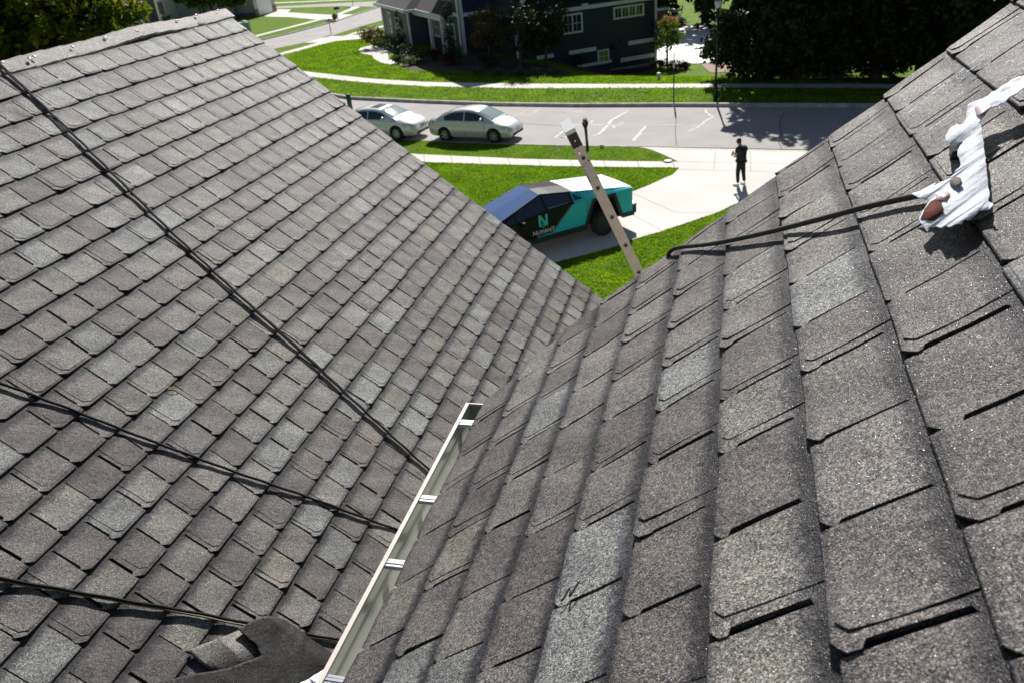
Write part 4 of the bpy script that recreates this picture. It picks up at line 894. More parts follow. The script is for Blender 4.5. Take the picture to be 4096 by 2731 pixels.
def sedan(name, label, loc, rz, L, W2, P, paintm, WB, xr, wr_, spokes, cover=False, group=None, sunroof=False):
    root = empty(name, loc, rz); tag(root, label, 'car', group)
    xs_ = [0, .03, .1, .22, .4] + list(np.linspace(.6, L - .6, 22)) + [L - .4, L - .22, L - .1, L - .03, L]
    b = MB(); M_ = 17
    for x in xs_:
        W = smooth_interp(P['W'], x) * W2; zs = smooth_interp(P['zs'], x); zt = smooth_interp(P['zt'], x); zb = smooth_interp(P['zb'], x)
        zm = zb + (zs - zb) * .5
        half = [(0, zb), (.80 * W, zb), (.94 * W, zb + .05), (.985 * W, zb + .16), (W, zm), (.995 * W, zm + (zs - zm) * .55), (.955 * W, zs), (.84 * W, zs + (zt - zs) * .75), (.55 * W, zt + .012), (0, zt + .03)]
        ring = half + [(-y, z) for y, z in half[-2:0:-1]]
        M_ = len(ring)
        for y, z in ring: b.v.append((x, y, z))
    for i in range(len(xs_) - 1):
        for j in range(M_): b.f.append((i * M_ + j, (i + 1) * M_ + j, (i + 1) * M_ + (j + 1) % M_, i * M_ + (j + 1) % M_)); b.m.append(0)
    b.f.append(tuple(range(M_))); b.m.append(0); b.f.append(tuple(range((len(xs_) - 1) * M_, len(xs_) * M_))[::-1]); b.m.append(0)
    body = b.build('body', paintm, root, True)
    cut = MB()
    for x in (xr, xr + WB):
        for s in (-1, 1): cut.tube([(x, s * (W2 * .62), wr_ + .01), (x, s * (W2 + .3), wr_ + .01)], wr_ + .055, 28)
    bpy.context.view_layer.update(); co = cut.build('cut', M_TYRE); co.location = loc; co.rotation_euler = (0, 0, rz); bpy.context.view_layer.update()
    apply_bool(body, co); body.data.polygons.foreach_set('use_smooth', [True] * len(body.data.polygons))
    body.data.set_sharp_from_angle(angle=RAD(38))
    ar = MB()
    for x in (xr, xr + WB):
        for s in (-1, 1): ar.tube([(x, s * W2 * .60, wr_ + .01), (x, s * W2 * .66, wr_ + .01)], wr_ + .05, 20)
    ar.build('wheel_well', M_TYRE, root)
    for x in (xr, xr + WB):
        for s in (-1, 1): wheel(root, x, s * (W2 - .115), wr_, .21, spokes, cover=cover)
    # greenhouse
    zr = P['roof']; x0, x1 = zr[0][0], zr[-1][0]; zbel = P['belt']; wbl = P['wb'] * W2; tum = P['tum']
    def yw(x, z): return wbl * smooth_interp(P['gw'], x) - (z - zbel) * tum
    gx_ = list(np.linspace(x0, x1, 30)); b = MB(); zz = lambda x: smooth_interp(zr, x)
    for x in gx_:
        z1 = zz(x); zb_ = zbel - .06; hs = max(.0, z1 - zb_); wtop = yw(x, z1)
        half = [(yw(x, zb_), zb_), (yw(x, zb_ + hs * .45), zb_ + hs * .45), (yw(x, zb_ + hs * .86), zb_ + hs * .86), (wtop - .045, z1 - .012), (wtop * .72, z1 + .018), (0, z1 + .03)]
        ring = half + [(-y, z) for y, z in half[-2::-1]]
        M_ = len(ring)
        for y, z in ring: b.v.append((x, y, z))
    for i in range(len(gx_) - 1):
        for j in range(M_ - 1): b.f.append((i * M_ + j, (i + 1) * M_ + j, (i + 1) * M_ + j + 1, i * M_ + j + 1)); b.m.append(0)
    gh = b.build('cabin', paintm, root, True)
    def topz(x, y):
        z1 = zz(x); w = yw(x, z1); q = abs(y) / max(.01, w); return z1 + .03 - .012 * min(1, q / .72) - max(0, q - .72) / .22 * .03
    def glass(nm, xa, xb, m_, inset, off=.012):
        g = MB(); na, nb = 10, 12
        for i in range(na + 1):
            x = xa + (xb - xa) * i / na
            for j in range(nb + 1):
                w = yw(x, zz(x)) - inset; y = -w + 2 * w * j / nb; g.v.append((x, y, topz(x, y) + off))
        for i in range(na):
            for j in range(nb): a = i * (nb + 1) + j; g.f.append((a, a + 1, a + nb + 2, a + nb + 1)); g.m.append(0)
        return g.build(nm, m_, root, True)
    glass('windscreen', P['ws'][0], P['ws'][1], M_WSH, .07); glass('rear_window', P['rw'][0], P['rw'][1], M_CARGL, .08)
    if sunroof:
        g = MB(); xa, xb = P['ws'][0] - .75, P['ws'][0] - .28; g.add([(x, y, topz(x, y) + .012) for x in (xa, xb) for y in (-.42, -.2, 0, .2, .42)], [(j, j + 1, j + 6, j + 5) for j in range(4)]); g.build('sunroof', mat('sunroof_glass', (.02, .03, .06), .08, spec=1), root)
    for s in (-1, 1):
        for seg in P['sw']:
            g = MB(); n = 8; vs = []
            for i in range(n + 1):
                x = seg[0] + (seg[1] - seg[0]) * i / n; zl = zbel + .035 + seg[2]; zu = max(zl + .02, min(zz(x) - .085, 9))
                lim0 = (x - P['rw'][1] + .55) if False else 9
                for k in range(4):
                    z = zl + (zu - zl) * k / 3; vs.append((x, s * (yw(x, z) + .014), z))
            g.add(vs, [(i * 4 + k, i * 4 + k + 1, (i + 1) * 4 + k + 1, (i + 1) * 4 + k) for i in range(n) for k in range(3)]); g.build('side_window', M_CARGL, root, True)
        c = (P['mir'], s * (W2 * .97), zbel + .10); v_, f__ = ell(c, (.07, .12, .075)); o = MB().add(v_, f__).build('mirror', paintm, root, True)
        MB().box((P['mir'] + .02, s * (W2 * .86), zbel + .06), (.05, .14, .03)).build('mirror_arm', M_BLK, o)
        for hx in P['hnd']:
            MB().box((hx, s * (smooth_interp(P['W'], hx) * W2 * .985 + .012), .80), (.16, .025, .03)).build('door_handle', paintm, root)
        for sx in P['seam']:
            g = MB(); g.add([(sx - .006 + .05 * (z - .4), s * (W2 * (q) + .0045), z) for z, q in ((.30, .985), (.55, 1.0), (.75, .995), (.90, .965))] + [(sx + .006 + .05 * (z - .4), s * (W2 * q + .0045), z) for z, q in ((.30, .985), (.55, 1.0), (.75, .995), (.90, .965))], [(i, i + 1, i + 5, i + 4) for i in range(3)]); g.build('door_seam', M_BLK, root)
        # lamps
        xl = L - P['hl'][0]; 
        def bpt(x, q, e=.008):   # on body surface between mid and shoulder
            W = smooth_interp(P['W'], x) * W2; zs = smooth_interp(P['zs'], x); zb = smooth_interp(P['zb'], x); zm = zb + (zs - zb) * .5
            return (x, s * (W * (1 - .045 * q * q) + e), zm + (zs - zm) * q)
        g = MB(); vs = [bpt(xl, .80), bpt(xl, .95), bpt(xl + .2, 1.0), bpt(xl + .2, .45), bpt(L - .16, .95), bpt(L - .16, .35), bpt(L - .06, .88, .01), bpt(L - .06, .38, .01)]
        g.add(vs, [(0, 3, 2, 1), (3, 5, 4, 2), (5, 7, 6, 4)]); g.build('headlight', M_LAMP, root)
        g = MB(); vs = [bpt(.04, .45, .01), bpt(.04, 1.0, .01), bpt(.14, .40), bpt(.14, 1.02), bpt(.42, .75), bpt(.42, .98)]; g.add(vs, [(0, 1, 3, 2), (2, 3, 5, 4)]); g.build('tail_light', M_RED, root)
    g = MB()
    def front(yy, z, e=.012):   # front face x at given y
        q = abs(yy) / (W2 * smooth_interp(P['W'], L)); x = L if q < 1 else L - .03 - .2 * (q - 1)
        return (x + e, yy, z)
    zf = P['gr']; n = 8; ys_ = np.linspace(-.34, .34, n)
    g.add([(L + .012 - .08 * (y / .34) ** 2 * .4, y, z) for y in ys_ for z in zf], [(i * 2, i * 2 + 1, i * 2 + 3, i * 2 + 2) for i in range(n - 1)]); go_ = g.build('grille', M_BLK, root)
    g = MB()
    for k in range(3): z = zf[0] + (zf[1] - zf[0]) * (k + .5) / 3; g.lbox((L, -.33, z - .008), (L + .022, .33, z + .008))
    g.build('grille_bar', M_CHR, go_)
    g = MB(); g.lbox((L - .12, -.55, .30), (L + .005, .55, .40)); g.build('lower_intake', M_BLK, root)
    g = MB(); g.lbox((L - .0, -.16, .43), (L + .022, .16, .52)); g.build('licence_plate', M_WHT, root)
    return root
PE = dict(W=[(0, .74), (.05, .82), (.2, .92), (.6, .975), (1.2, 1), (3.3, 1), (3.9, .97), (4.25, .88), (4.42, .76), (4.5, .64)],
          zs=[(0, .72), (.05, .86), (.2, .94), (.8, .97), (2, .95), (3.0, .92), (3.5, .88), (4.0, .80), (4.3, .70), (4.5, .58)],
          zt=[(0, .78), (.05, .96), (.2, 1.04), (.7, 1.08), (1.2, 1.02), (3.0, .98), (3.4, .99), (3.8, .93), (4.2, .80), (4.4, .70), (4.5, .60)],
          zb=[(0, .42), (.15, .26), (.5, .21), (4.0, .20), (4.4, .22), (4.5, .30)],
          roof=[(.42, 1.04), (.8, 1.19), (1.35, 1.385), (1.9, 1.455), (2.4, 1.45), (2.75, 1.39), (3.25, 1.17), (3.62, .985)],
          belt=.97, wb=.93, tum=.42, gw=[(.42, .90), (1.2, .97), (2.5, 1), (3.2, .97), (3.62, .92)], ws=(2.78, 3.54), rw=(.56, 1.28), sw=[(.98, 2.05, 0), (2.12, 3.12, -.005)], mir=3.02, hnd=(1.35, 2.3), seam=(1.15, 2.1, 3.15), hl=(.52,), gr=(.54, .62))
wr0 = onz(1781, 569); wr1 = onz(1988, 576.5)
hd = (wr1 - wr0).normalized(); rz = math.atan2(hd.y, hd.x); lf = Vector((-hd.y, hd.x, 0))
sc_ = (wr1 - wr0).length / 2.65
org = wr0 + lf * .88 - hd * .97
M_SIL = paint('silver_paint', (.70, .71, .69), .25); M_SIL2 = paint('pale_silver_paint', (.76, .77, .77), .25)
sedan('parked_car', 'silver sedan parked alone in front, its whole side and red tail light visible', (org.x, org.y, .01), rz, 4.5, .885, PE, M_SIL, 2.65, .97, .325, 7, False, 'silver cars parked along the near kerb')
PI_ = dict(PE); 
sxf = 4.9 / 4.5
for k in ('W', 'zs', 'zt', 'zb', 'roof', 'gw'): PI_[k] = [(a * sxf, b) for a, b in PE[k]]
PI_['zs'] = [(0, .76), (.1, .92), (.3, .98), (2, .97), (3.4, .93), (4.0, .90), (4.5, .82), (4.8, .70), (4.9, .60)]
PI_['zt'] = [(0, .8), (.1, 1.0), (.3, 1.06), (1, 1.08), (3.3, 1.0), (3.7, 1.03), (4.2, .97), (4.6, .86), (4.8, .76), (4.9, .66)]
PI_['ws'] = (2.95, 3.75); PI_['rw'] = (.65, 1.45); PI_['sw'] = [(1.1, 2.2, 0), (2.27, 3.25, 0)]; PI_['mir'] = 3.2; PI_['hnd'] = (1.5, 2.5); PI_['seam'] = (1.25, 2.25, 3.35); PI_['gr'] = (.52, .70); PI_['hl'] = (.62,)
fw = onz(1589, 566); h2 = (onz(1589, 566) - onz(1480, 556)).normalized(); rz2 = rz - .02; h2 = Vector((cos(rz2), sin(rz2), 0)); lf2 = Vector((-h2.y, h2.x, 0))
o2 = fw + lf2 * .91 - h2 * (1.0 + 2.9)
sedan('parked_car', 'silver sedan with sunroof parked behind, its rear half hidden by the roof', (o2.x, o2.y, .01), rz2, 4.9, .92, PI_, M_SIL2, 2.9, 1.0, .35, 10, False, 'silver cars parked along the near kerb', True)

# ---------------------------------------------------------------- angular pickup
M_TBLK = mat('black_wrap', (.010, .011, .014), .5, spec=.35); M_TEAL = mat('teal_wrap', (.035, .58, .69), .28, coat=.5)
M_TGL = mat('truck_glass', (.010, .014, .03), .03, spec=1.0, coat=1.0); M_TWS = mat('windscreen_sky_reflection', (.20, .33, .66), .08, metal=.8, coat=1.0); M_BED = mat('bed_cover', (.72, .78, .78), .28, metal=.5, coat=.4)  # windscreen blue is the reflected sky put into the colour
M_CLAD = mat('black_cladding', (.02, .02, .022), .65)
T = (2.92, 25.08, -2.707)
tr = empty('pickup_truck', (T[0], T[1] , .012), T[2]); tag(tr, 'angular pickup wrapped in black and teal with NUVANT ROOFING lettering on the driveway', 'pickup')
XR, XF = -1.12, 4.50
def side(x, t, s=1, off=0):   # upper side: t=0 crease, 1 roof line
    if x >= 2.10: q = (x - 2.10) / (4.35 - 2.10); top = Vector((x, .64 + .22 * q, 1.79 - .80 * q))
    else: q = (2.10 - x) / (2.10 - XR); top = Vector((x, .64 + .22 * q, 1.79 - .41 * q))
    q = (x - XR) / (XF - XR); cr = Vector((x, .94 + .06 * min(1, q / .3) - .05 * max(0, q - .8) / .2, smooth_interp([(-1.12, 1.355), (1.0, 1.33), (2.5, 1.25), (3.5, 1.10), (4.5, .92)], x)))
    p = cr.lerp(top, t); n_ = Vector((0, .75, .66)); p = p + n_ * off; return (p.x, p.y * s, p.z)
def low(x, t, s=1, off=0):    # lower side: t=0 crease, 1 rocker
    c = Vector(side(x, 0)); z = .50; p = c.lerp(Vector((x, .93, z)), t); return (p.x, (p.y + off) * s, p.z)
def quads(b, rows, mi=0):     # rows: lists of points with same count
    n = len(rows[0]); n0 = len(b.v); b.v += [tuple(p) for r in rows for p in r]
    for i in range(len(rows) - 1):
        for j in range(n - 1): b.f.append((n0 + i * n + j, n0 + i * n + j + 1, n0 + (i + 1) * n + j + 1, n0 + (i + 1) * n + j)); b.m.append(mi)
bk = MB(); tl = MB()
for s in (1, -1):
    for b, xa, xb in ((bk, 1.08, 2.10), (bk, 2.10, 4.35), (tl, XR, 1.08)):
        quads(b, [[side(x, 0, s), side(x, .5, s), side(x, 1, s)] for x in np.linspace(xa, xb, 5)])
    # lower side split by the slanted colour edge; gaps for the arches
    def arch(x):     # lower limit t
        for xc in (0.0, 3.64):
            dx = abs(x - xc)
            if dx < .36: return (.10, 1)
            if dx < .62: return (.10 + .9 * (dx - .36) / .26, 1)
        return (1.0, 0)
    xs_ = [XR, -.62, -.36, .36, .62, 1.0, 1.95, 3.02, 3.28, 4.0, 4.26, 4.35]
    for xa, xb in zip(xs_, xs_[1:]):
        ta, tb = arch(xa)[0], arch(xb)[0]
        b = tl if xb <= 1.0 else bk
        if xa == 1.0:
            # boundary from (1.12, crease) to (1.95, rocker)
            tl.add([low(1.0, 0, s), low(1.15, 0, s), low(1.95, 1, s), low(1.0, 1, s)], [(0, 1, 2, 3)]); bk.add([low(1.15, 0, s), low(1.95, 0, s), low(1.95, 1, s)], [(0, 1, 2)]); continue
        quads(b, [[low(xa, 0, s), low(xa, ta, s)], [low(xb, 0, s), low(xb, tb, s)]])
    quads(bk, [[side(4.35, 0, s), side(4.35, 1, s)], [(4.55, .80 * s, .90), (4.55, .80 * s, .95)]]); quads(bk, [[low(4.35, 0, s), low(4.35, 1, s)], [(4.55, .80 * s, .90), (4.50, .80 * s, .5)]])
# front, rear, underside
quads(bk, [[(4.55, .8, .90), (4.50, .8, .5)], [(4.55, -.8, .90), (4.50, -.8, .5)]]); quads(bk, [[side(4.35, 1, 1), (4.55, .8, .92)], [side(4.35, 1, -1), (4.55, -.8, .92)]])
quads(bk, [[(XR, .93, .5), (4.5, .8, .5)], [(XR, -.93, .5), (4.5, -.8, .5)]])
quads(tl, [[side(XR, 1, 1), side(XR, 0, 1), (XR, .93, .5)], [side(XR, 1, -1), side(XR, 0, -1), (XR, -.93, .5)]])
bk.build('body', M_TBLK, tr); tl.build('rear_body', M_TEAL, tr)
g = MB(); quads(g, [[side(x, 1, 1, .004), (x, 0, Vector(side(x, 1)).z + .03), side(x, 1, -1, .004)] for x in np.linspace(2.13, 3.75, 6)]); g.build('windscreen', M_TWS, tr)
g = MB(); quads(g, [[side(x, 1, 1, .002), (x, 0, Vector(side(x, 1)).z + .024), side(x, 1, -1, .002)] for x in np.linspace(3.76, 4.35, 3)]); g.build('bonnet', mat('gloss_black_wrap', (.015, .018, .03), .12, spec=.8, coat=.8), tr)
g = MB(); quads(g, [[side(x, 1, 1, .004), (x, 0, Vector(side(x, 1)).z + .03), side(x, 1, -1, .004)] for x in np.linspace(.98, 2.13, 4)]); g.build('glass_roof', mat('roof_glass', (.012, .014, .016), .22, spec=.7), tr)
g = MB(); quads(g, [[side(x, 1, 1, .004), (x, 0, Vector(side(x, 1)).z + .02), side(x, 1, -1, .004)] for x in np.linspace(XR, .98, 4)]); g.build('bed_cover', M_BED, tr)  # cover colour kept near white to carry the sky and sun glare
for s in (1, -1):
    for seg in ((1.18, 2.05, .28), (2.12, 3.10, .12)):
        g = MB(); quads(g, [[side(x, seg[2] * .6 + .04, s, .006), side(x, .90 if x < 3 else .86, s, .006)] for x in np.linspace(seg[0], seg[1], 5)]); g.build('side_window', M_TGL, tr)
    g = MB(); quads(g, [[side(x, .10, s, .006), side(x, max(.12, .84 - (x - 3.14) * .9), s, .006)] for x in np.linspace(3.14, 3.86, 4)]); g.build('quarter_window', M_TGL, tr)
    g = MB(); g.add([side(.74, .30, s, .006), side(1.04, .22, s, .006), side(1.04, .84, s, .006)], [(0, 1, 2)]); g.build('quarter_window', M_TGL, tr)
    # arches, rockers
    g = MB()
    for xc in (0.0, 3.64):
        pin = [(xc - .62, 1.0), (xc - .36, .12), (xc + .36, .12), (xc + .62, 1.0)]; pou = [(xc - .74, 1.0), (xc - .44, -.06), (xc + .44, -.06), (xc + .74, 1.0)]
        A_ = [low(x, t, s, .035) for x, t in pin]; B_ = [low(x, max(t, 0), s, .035) for x, t in pou]; A2 = [low(x, t, s, -.25) for x, t in pin]
        quads(g, [B_, A_]); quads(g, [A_, A2])
    g.box((1.82, .93 * s, .46), (2.4, .10, .16)); g.box((-.95, .9 * s, .50), (.45, .12, .14)); g.build('wheel_arch_cladding', M_CLAD, tr)
    for xc in (0.0, 3.64): wheel(tr, xc, s * .86, .425, .26, 7, mat('dark_wheel_cover', (.03, .03, .032), .6), True)
    c = (2.95, s * 1.10, 1.10); g = MB(); g.add([(3.05, s * .98, 1.06), (3.02, s * 1.24, 1.10), (2.90, s * 1.24, 1.10), (2.86, s * .98, 1.06), (3.03, s * .98, 1.20), (3.0, s * 1.20, 1.21), (2.92, s * 1.20, 1.21), (2.88, s * .98, 1.20)], [(0, 1, 2, 3), (7, 6, 5, 4), (0, 4, 5, 1), (1, 5, 6, 2), (2, 6, 7, 3), (3, 7, 4, 0)]); g.build('mirror', M_TBLK, tr)
    g = MB(); g.add([low(1.19, 0, s, .003), low(1.99, 1, s, .003), low(2.01, 1, s, .003), low(1.21, 0, s, .003)], [(0, 1, 2, 3)]); g.build('pinstripe', mat('grey_stripe', (.4, .42, .45), .4), tr)
    g = MB(); quads(g, [[side(2.0, .16, s, .008), side(2.0, .19, s, .008)], [side(1.3, .20, s, .008), side(1.3, .225, s, .008)]]); g.build('window_lettering_strip', M_TEAL, tr)
    # seams
    g = MB()
    for xa in (.62, 2.08): g.add([low(xa, 0, s, .003), low(xa + .012, 0, s, .003), low(xa + .012, .98, s, .003), low(xa, .98, s, .003)], [(0, 1, 2, 3)])
    g.build('panel_seam', M_BLK, tr)
g = MB(); g.box((XR - .05, 0, .62), (.2, 1.86, .26)); g.build('rear_bumper', M_CLAD, tr)
g = MB(); g.box((XR - .10, .80, .78), (.16, .24, .07)); g.build('bumper_corner', M_BED, tr)
g = MB(); g.tube([side(3.85, 1, 1, .03), side(2.35, .97, 1, .05)], .022, 6); g.build('wiper', M_BLK, tr)
g = MB(); g.add([side(3.95, .02, 1, .01), side(3.55, .05, 1, .01), side(3.55, .14, 1, .01), side(3.9, .12, 1, .01)], [(0, 1, 2, 3)]); g.build('side_camera_strip', mat('mint_strip', (.35, .6, .5), .4), tr)
def lettering(body_, size, pos, m_, nm, shear=0, bold=0, M=None, up=False):
    cu = bpy.data.curves.new(nm, 'FONT'); cu.body = body_; cu.size = size; cu.align_x = 'CENTER'; cu.extrude = .002; cu.shear = shear; cu.offset = bold
    o = bpy.data.objects.new(nm, cu); COL.objects.link(o); dg = bpy.context.evaluated_depsgraph_get()
    me = bpy.data.meshes.new_from_object(o.evaluated_get(dg)); bpy.data.objects.remove(o)
    o = link(nm, me, tr); me.materials.clear(); me.materials.append(m_)
    t = RAD(3 if not up else -40)   # lean of the panel
    o.matrix_local = Matrix.Translation(pos) @ Matrix(((-1, 0, 0, 0), (0, sin(t), cos(t), 0), (0, cos(t), -sin(t), 0), (0, 0, 0, 1)))
    return o
M_LWH = mat('white_lettering', (.78, .80, .84), .4); M_LTE = mat('teal_lettering', (.06, .62, .60), .4)
LX = 2.23
lettering('NUVANT', .19, (LX, .99, .655), M_LWH, 'lettering', 0, .002); lettering('ROOFING', .115, (LX - .03, .975, .535), M_LTE, 'lettering', 0, .001)
g = MB(); px_ = (LX, 1.0, .89)
def lp_(a, c): return (LX - a, px_[1] + .0 , px_[2] + c)
Hn = .36
g.add([lp_(-.16, 0), lp_(-.08, 0), lp_(-.08, Hn), lp_(-.16, Hn)], [(0, 1, 2, 3)]); g.add([lp_(.08, 0), lp_(.16, 0), lp_(.16, Hn), lp_(.08, Hn)], [(0, 1, 2, 3)])
g.add([lp_(-.08, Hn), lp_(.08, .12), lp_(.08, 0), lp_(-.08, .22)], [(0, 1, 2, 3)]); g.add([lp_(-.08, .0), lp_(0, .09), lp_(.08, 0), lp_(.05, -.02), lp_(0, .05), lp_(-.05, -.02)], [(0, 1, 4, 5), (1, 2, 3, 4)])
g.add([lp_(-.035, -.03), lp_(.035, -.03), lp_(.035, -.05), lp_(-.035, -.05)], [(0, 1, 2, 3)]); g.build('emblem', M_LTE, tr)
g = MB(); q0 = Vector(side(.86, .62, 1, .012)); uu = Vector((1, .02, 0)) ; ww = Vector((0, -.5, .86)); g.add([q0 - uu * .09, q0 - ww * .12, q0 + uu * .09, q0 + ww * .12], [(0, 1, 2, 3)]); g.add([q0 - uu * .05 + Vector((0, .003, .003)), q0 - ww * .07 + Vector((0, .003, .003)), q0 + uu * .05 + Vector((0, .003, .003)), q0 + ww * .07 + Vector((0, .003, .003))], [(0, 1, 2, 3)], 1); g.build('diamond_mark', [mat('dark_teal_mark', (.02, .16, .20), .4), M_TEAL], tr)
M_PALT = mat('pale_teal_lettering', (.16, .62, .66), .4)
lettering('740', .24, side(.45, .16, 1, .012), M_PALT, 'lettering', 0, .004, up=True); lettering('398', .20, side(-.28, .18, 1, .012), M_PALT, 'lettering', 0, .004, up=True)

# ---------------------------------------------------------------- person on the driveway
ps = onz(2960, 742, .012); per = empty('person', (ps.x, ps.y, ps.z), 0); tag(per, 'person in black clothes and white shoes standing on the driveway with head bowed', 'person')
fwd_ = Vector((-.45, .89, 0)).normalized(); sd_ = Vector((fwd_.y, -fwd_.x, 0))   # facing away to the left; sd_ = their right
def pp(f, s_, z): return fwd_ * f + sd_ * s_ + Vector((0, 0, z))
def skin(nm, verts, edges, rad, m_, root_i=0, sub=2, parent=per):
    me = bpy.data.meshes.new(nm); me.from_pydata([tuple(v) for v in verts], edges, []); o = link(nm, me, parent, m_)
    sk = o.modifiers.new('s', 'SKIN'); sk.use_smooth_shade = True; me.skin_vertices[0].data
    for i, r in enumerate(rad): me.skin_vertices[0].data[i].radius = r if isinstance(r, tuple) else (r, r); me.skin_vertices[0].data[i].use_root = (i == root_i)
    ss = o.modifiers.new('d', 'SUBSURF'); ss.levels = sub; ss.render_levels = sub
    dg = bpy.context.evaluated_depsgraph_get(); n_ = bpy.data.meshes.new_from_object(o.evaluated_get(dg)); o.modifiers.clear(); o.data = n_
    n_.polygons.foreach_set('use_smooth', [True] * len(n_.polygons)); return o
M_SKIN = mat('skin', (.50, .30, .21), .55); M_SHIRT = mat('black_shirt', (.018, .020, .028), .85, bump=(30, .3, .01)); M_TROU = mat('black_trousers', (.014, .014, .016), .9, bump=(25, .3, .01)); M_HAIR = mat('dark_hair', (.03, .022, .018), .7, bump=(80, .5, .004)); M_SHOE = mat('white_shoe', (.75, .77, .80), .5)
# body (skin): torso, neck, head, arms, legs in one surface
V_ = [pp(0, 0, .90), pp(.01, 0, 1.08), pp(.02, 0, 1.26), pp(.05, 0, 1.38), pp(.10, 0, 1.455), pp(.16, 0, 1.53), pp(.19, 0, 1.60),
      pp(.03, -.17, 1.355), pp(.04, -.25, 1.09), pp(.24, -.13, 1.05), pp(.33, -.07, 1.07),
      pp(.03, .17, 1.355), pp(.04, .26, 1.09), pp(.26, .14, 1.03), pp(.33, .07, 1.06),
      pp(0, -.09, .84), pp(.03, -.11, .47), pp(-.02, -.13, .09), pp(0, .09, .84), pp(-.01, .12, .47), pp(-.05, .15, .09)]
E_2 = [(0, 1), (1, 2), (2, 3), (3, 4), (4, 5), (5, 6), (3, 7), (7, 8), (8, 9), (9, 10), (3, 11), (11, 12), (12, 13), (13, 14), (0, 15), (15, 16), (16, 17), (0, 18), (18, 19), (19, 20)]
R_ = [(.13, .10), (.125, .09), (.14, .095), (.10, .075), .048, .085, .06, .052, .040, .034, .028, .052, .040, .034, .028, .085, .058, .038, .085, .058, .038]
skin('body', V_, E_2, R_, M_SKIN)
skin('shirt', [pp(0, 0, .90), pp(0, 0, 1.04), pp(.0, 0, 1.22), pp(.03, 0, 1.35), pp(.07, 0, 1.42), pp(.02, -.18, 1.35), pp(.03, -.24, 1.20), pp(.02, .18, 1.35), pp(.03, .25, 1.20)], [(0, 1), (1, 2), (2, 3), (3, 4), (3, 5), (5, 6), (3, 7), (7, 8)],
     [(.18, .14), (.19, .145), (.205, .15), (.165, .115), .07, .085, .08, .085, .08], M_SHIRT, 1)
skin('trousers', [pp(0, 0, .97), pp(0, 0, .86), pp(0, -.09, .80), pp(.03, -.11, .47), pp(-.02, -.13, .12), pp(0, .09, .80), pp(-.01, .12, .47), pp(-.05, .15, .12)], [(0, 1), (1, 2), (2, 3), (3, 4), (1, 5), (5, 6), (6, 7)],
     [(.15, .12), (.15, .125), .105, .078, .058, .105, .078, .058], M_TROU, 1)
hv, hf = ell((0, 0, 0), (.088, .082, .105), 10, 16); hb_ = MB().add([Vector(a) + pp(.150, 0, 1.592) for a in hv], hf).build('hair', M_HAIR, per, True)
v_, f__ = ell((0, 0, 0), (.015, .02, .035), 6, 8)
for s in (-1, 1):
    o = MB().add([Vector(a) + pp(.16, .095 * s, 1.555) for a in v_], f__).build('ear', M_SKIN, per, True)
    b = MB()   # hand: palm, four bent fingers and a thumb
    wrist = pp(.33, -.07 if s < 0 else .07, 1.065); b.box(wrist + fwd_ * .045 , (.05, .085, .07), math.atan2(fwd_.y, fwd_.x))
    for k in range(4):
        q = wrist + fwd_ * .085 + Vector((0, 0, -.03 + .02 * k)); b.tube([q, q + fwd_ * .03 - sd_ * .012 * s, q + fwd_ * .035 - sd_ * .04 * s], [.009, .008, .006], 6)
    b.tube([wrist + fwd_ * .02 + Vector((0, 0, .03)), wrist + fwd_ * .05 + Vector((0, 0, .055)), wrist + fwd_ * .07 - sd_ * .02 * s + Vector((0, 0, .06))], [.011, .010, .007], 6)
    b.build('hand', M_SKIN, per, True)
    f0 = pp(-.02, -.13, .0) if s < 0 else pp(-.05, .15, .0); dirf = (fwd_ + Vector((-.5, -.15, 0)) * (1 if s < 0 else .1)).normalized()
    skin('shoe', [f0 - dirf * .06 + Vector((0, 0, .045)), f0 + dirf * .04 + Vector((0, 0, .045)), f0 + dirf * .14 + Vector((0, 0, .035)), f0 + dirf * .20 + Vector((0, 0, .03))], [(0, 1), (1, 2), (2, 3)], [.045, .05, .042, .03], M_SHOE, 1, 2)
v_, f__ = ell((0, 0, 0), (.016, .016, .022), 6, 8); q = pp(.285, 0, 1.565); MB().add([Vector(a) + q for a in v_], f__).build('nose', M_SKIN, per, True)
ph = MB().box((0, 0, 0), (.012, .075, .15), math.atan2(fwd_.y, fwd_.x)).build('phone', M_BLK); ph.location = Vector((ps.x, ps.y, ps.z)) + pp(.43, 0, 1.09); tag(ph, 'small black phone held in the hands of the person', 'phone')

# ---------------------------------------------------------------- things lying on the roof
M_CBL = mat('black_cable_sheath', (.010, .010, .012), .8, spec=.2); M_TAN = mat('tan_cable_sheath', (.20, .16, .09), .6)
D = 4096 / 2352
def cable(name, label, pts, r, m_, Wf, onf, h, seed, side_=0, waves=.003, group=None, cat='cable', ends=None):
    uv = [onf(x * D, y * D) for x, y in pts]; Q = []
    for a, b in zip(uv, uv[1:]):
        n = max(2, int(math.hypot(b[0] - a[0], b[1] - a[1]) / .05))
        for k in range(n): t = k / n; Q.append((a[0] + (b[0] - a[0]) * t, a[1] + (b[1] - a[1]) * t))
    Q.append(uv[-1]); R = random.Random(seed); ph_ = R.random() * 6; P = []
    for i, (u, v) in enumerate(Q):
        P.append(Wf(u + side_ + waves * .5 * sin(i * .13 + ph_), v, h + .003 * sin(v / .2028 * 2 * pi + 1) + waves * .6 * sin(i * .21 + ph_)))
    return P
def cable_obj(label, specs, group=None):
    b = MB()
    for s in specs:
        b.tube(s[0], s[1], 6, mi=s[2])
    o = b.build('black_cable', [M_CBL, M_TAN]); tag(o, label, 'cable', group); return o
c1 = [(-140, 20), (0, 160), (160, 310), (370, 520), (540, 680), (760, 880), (990, 1092), (1080, 1175)]
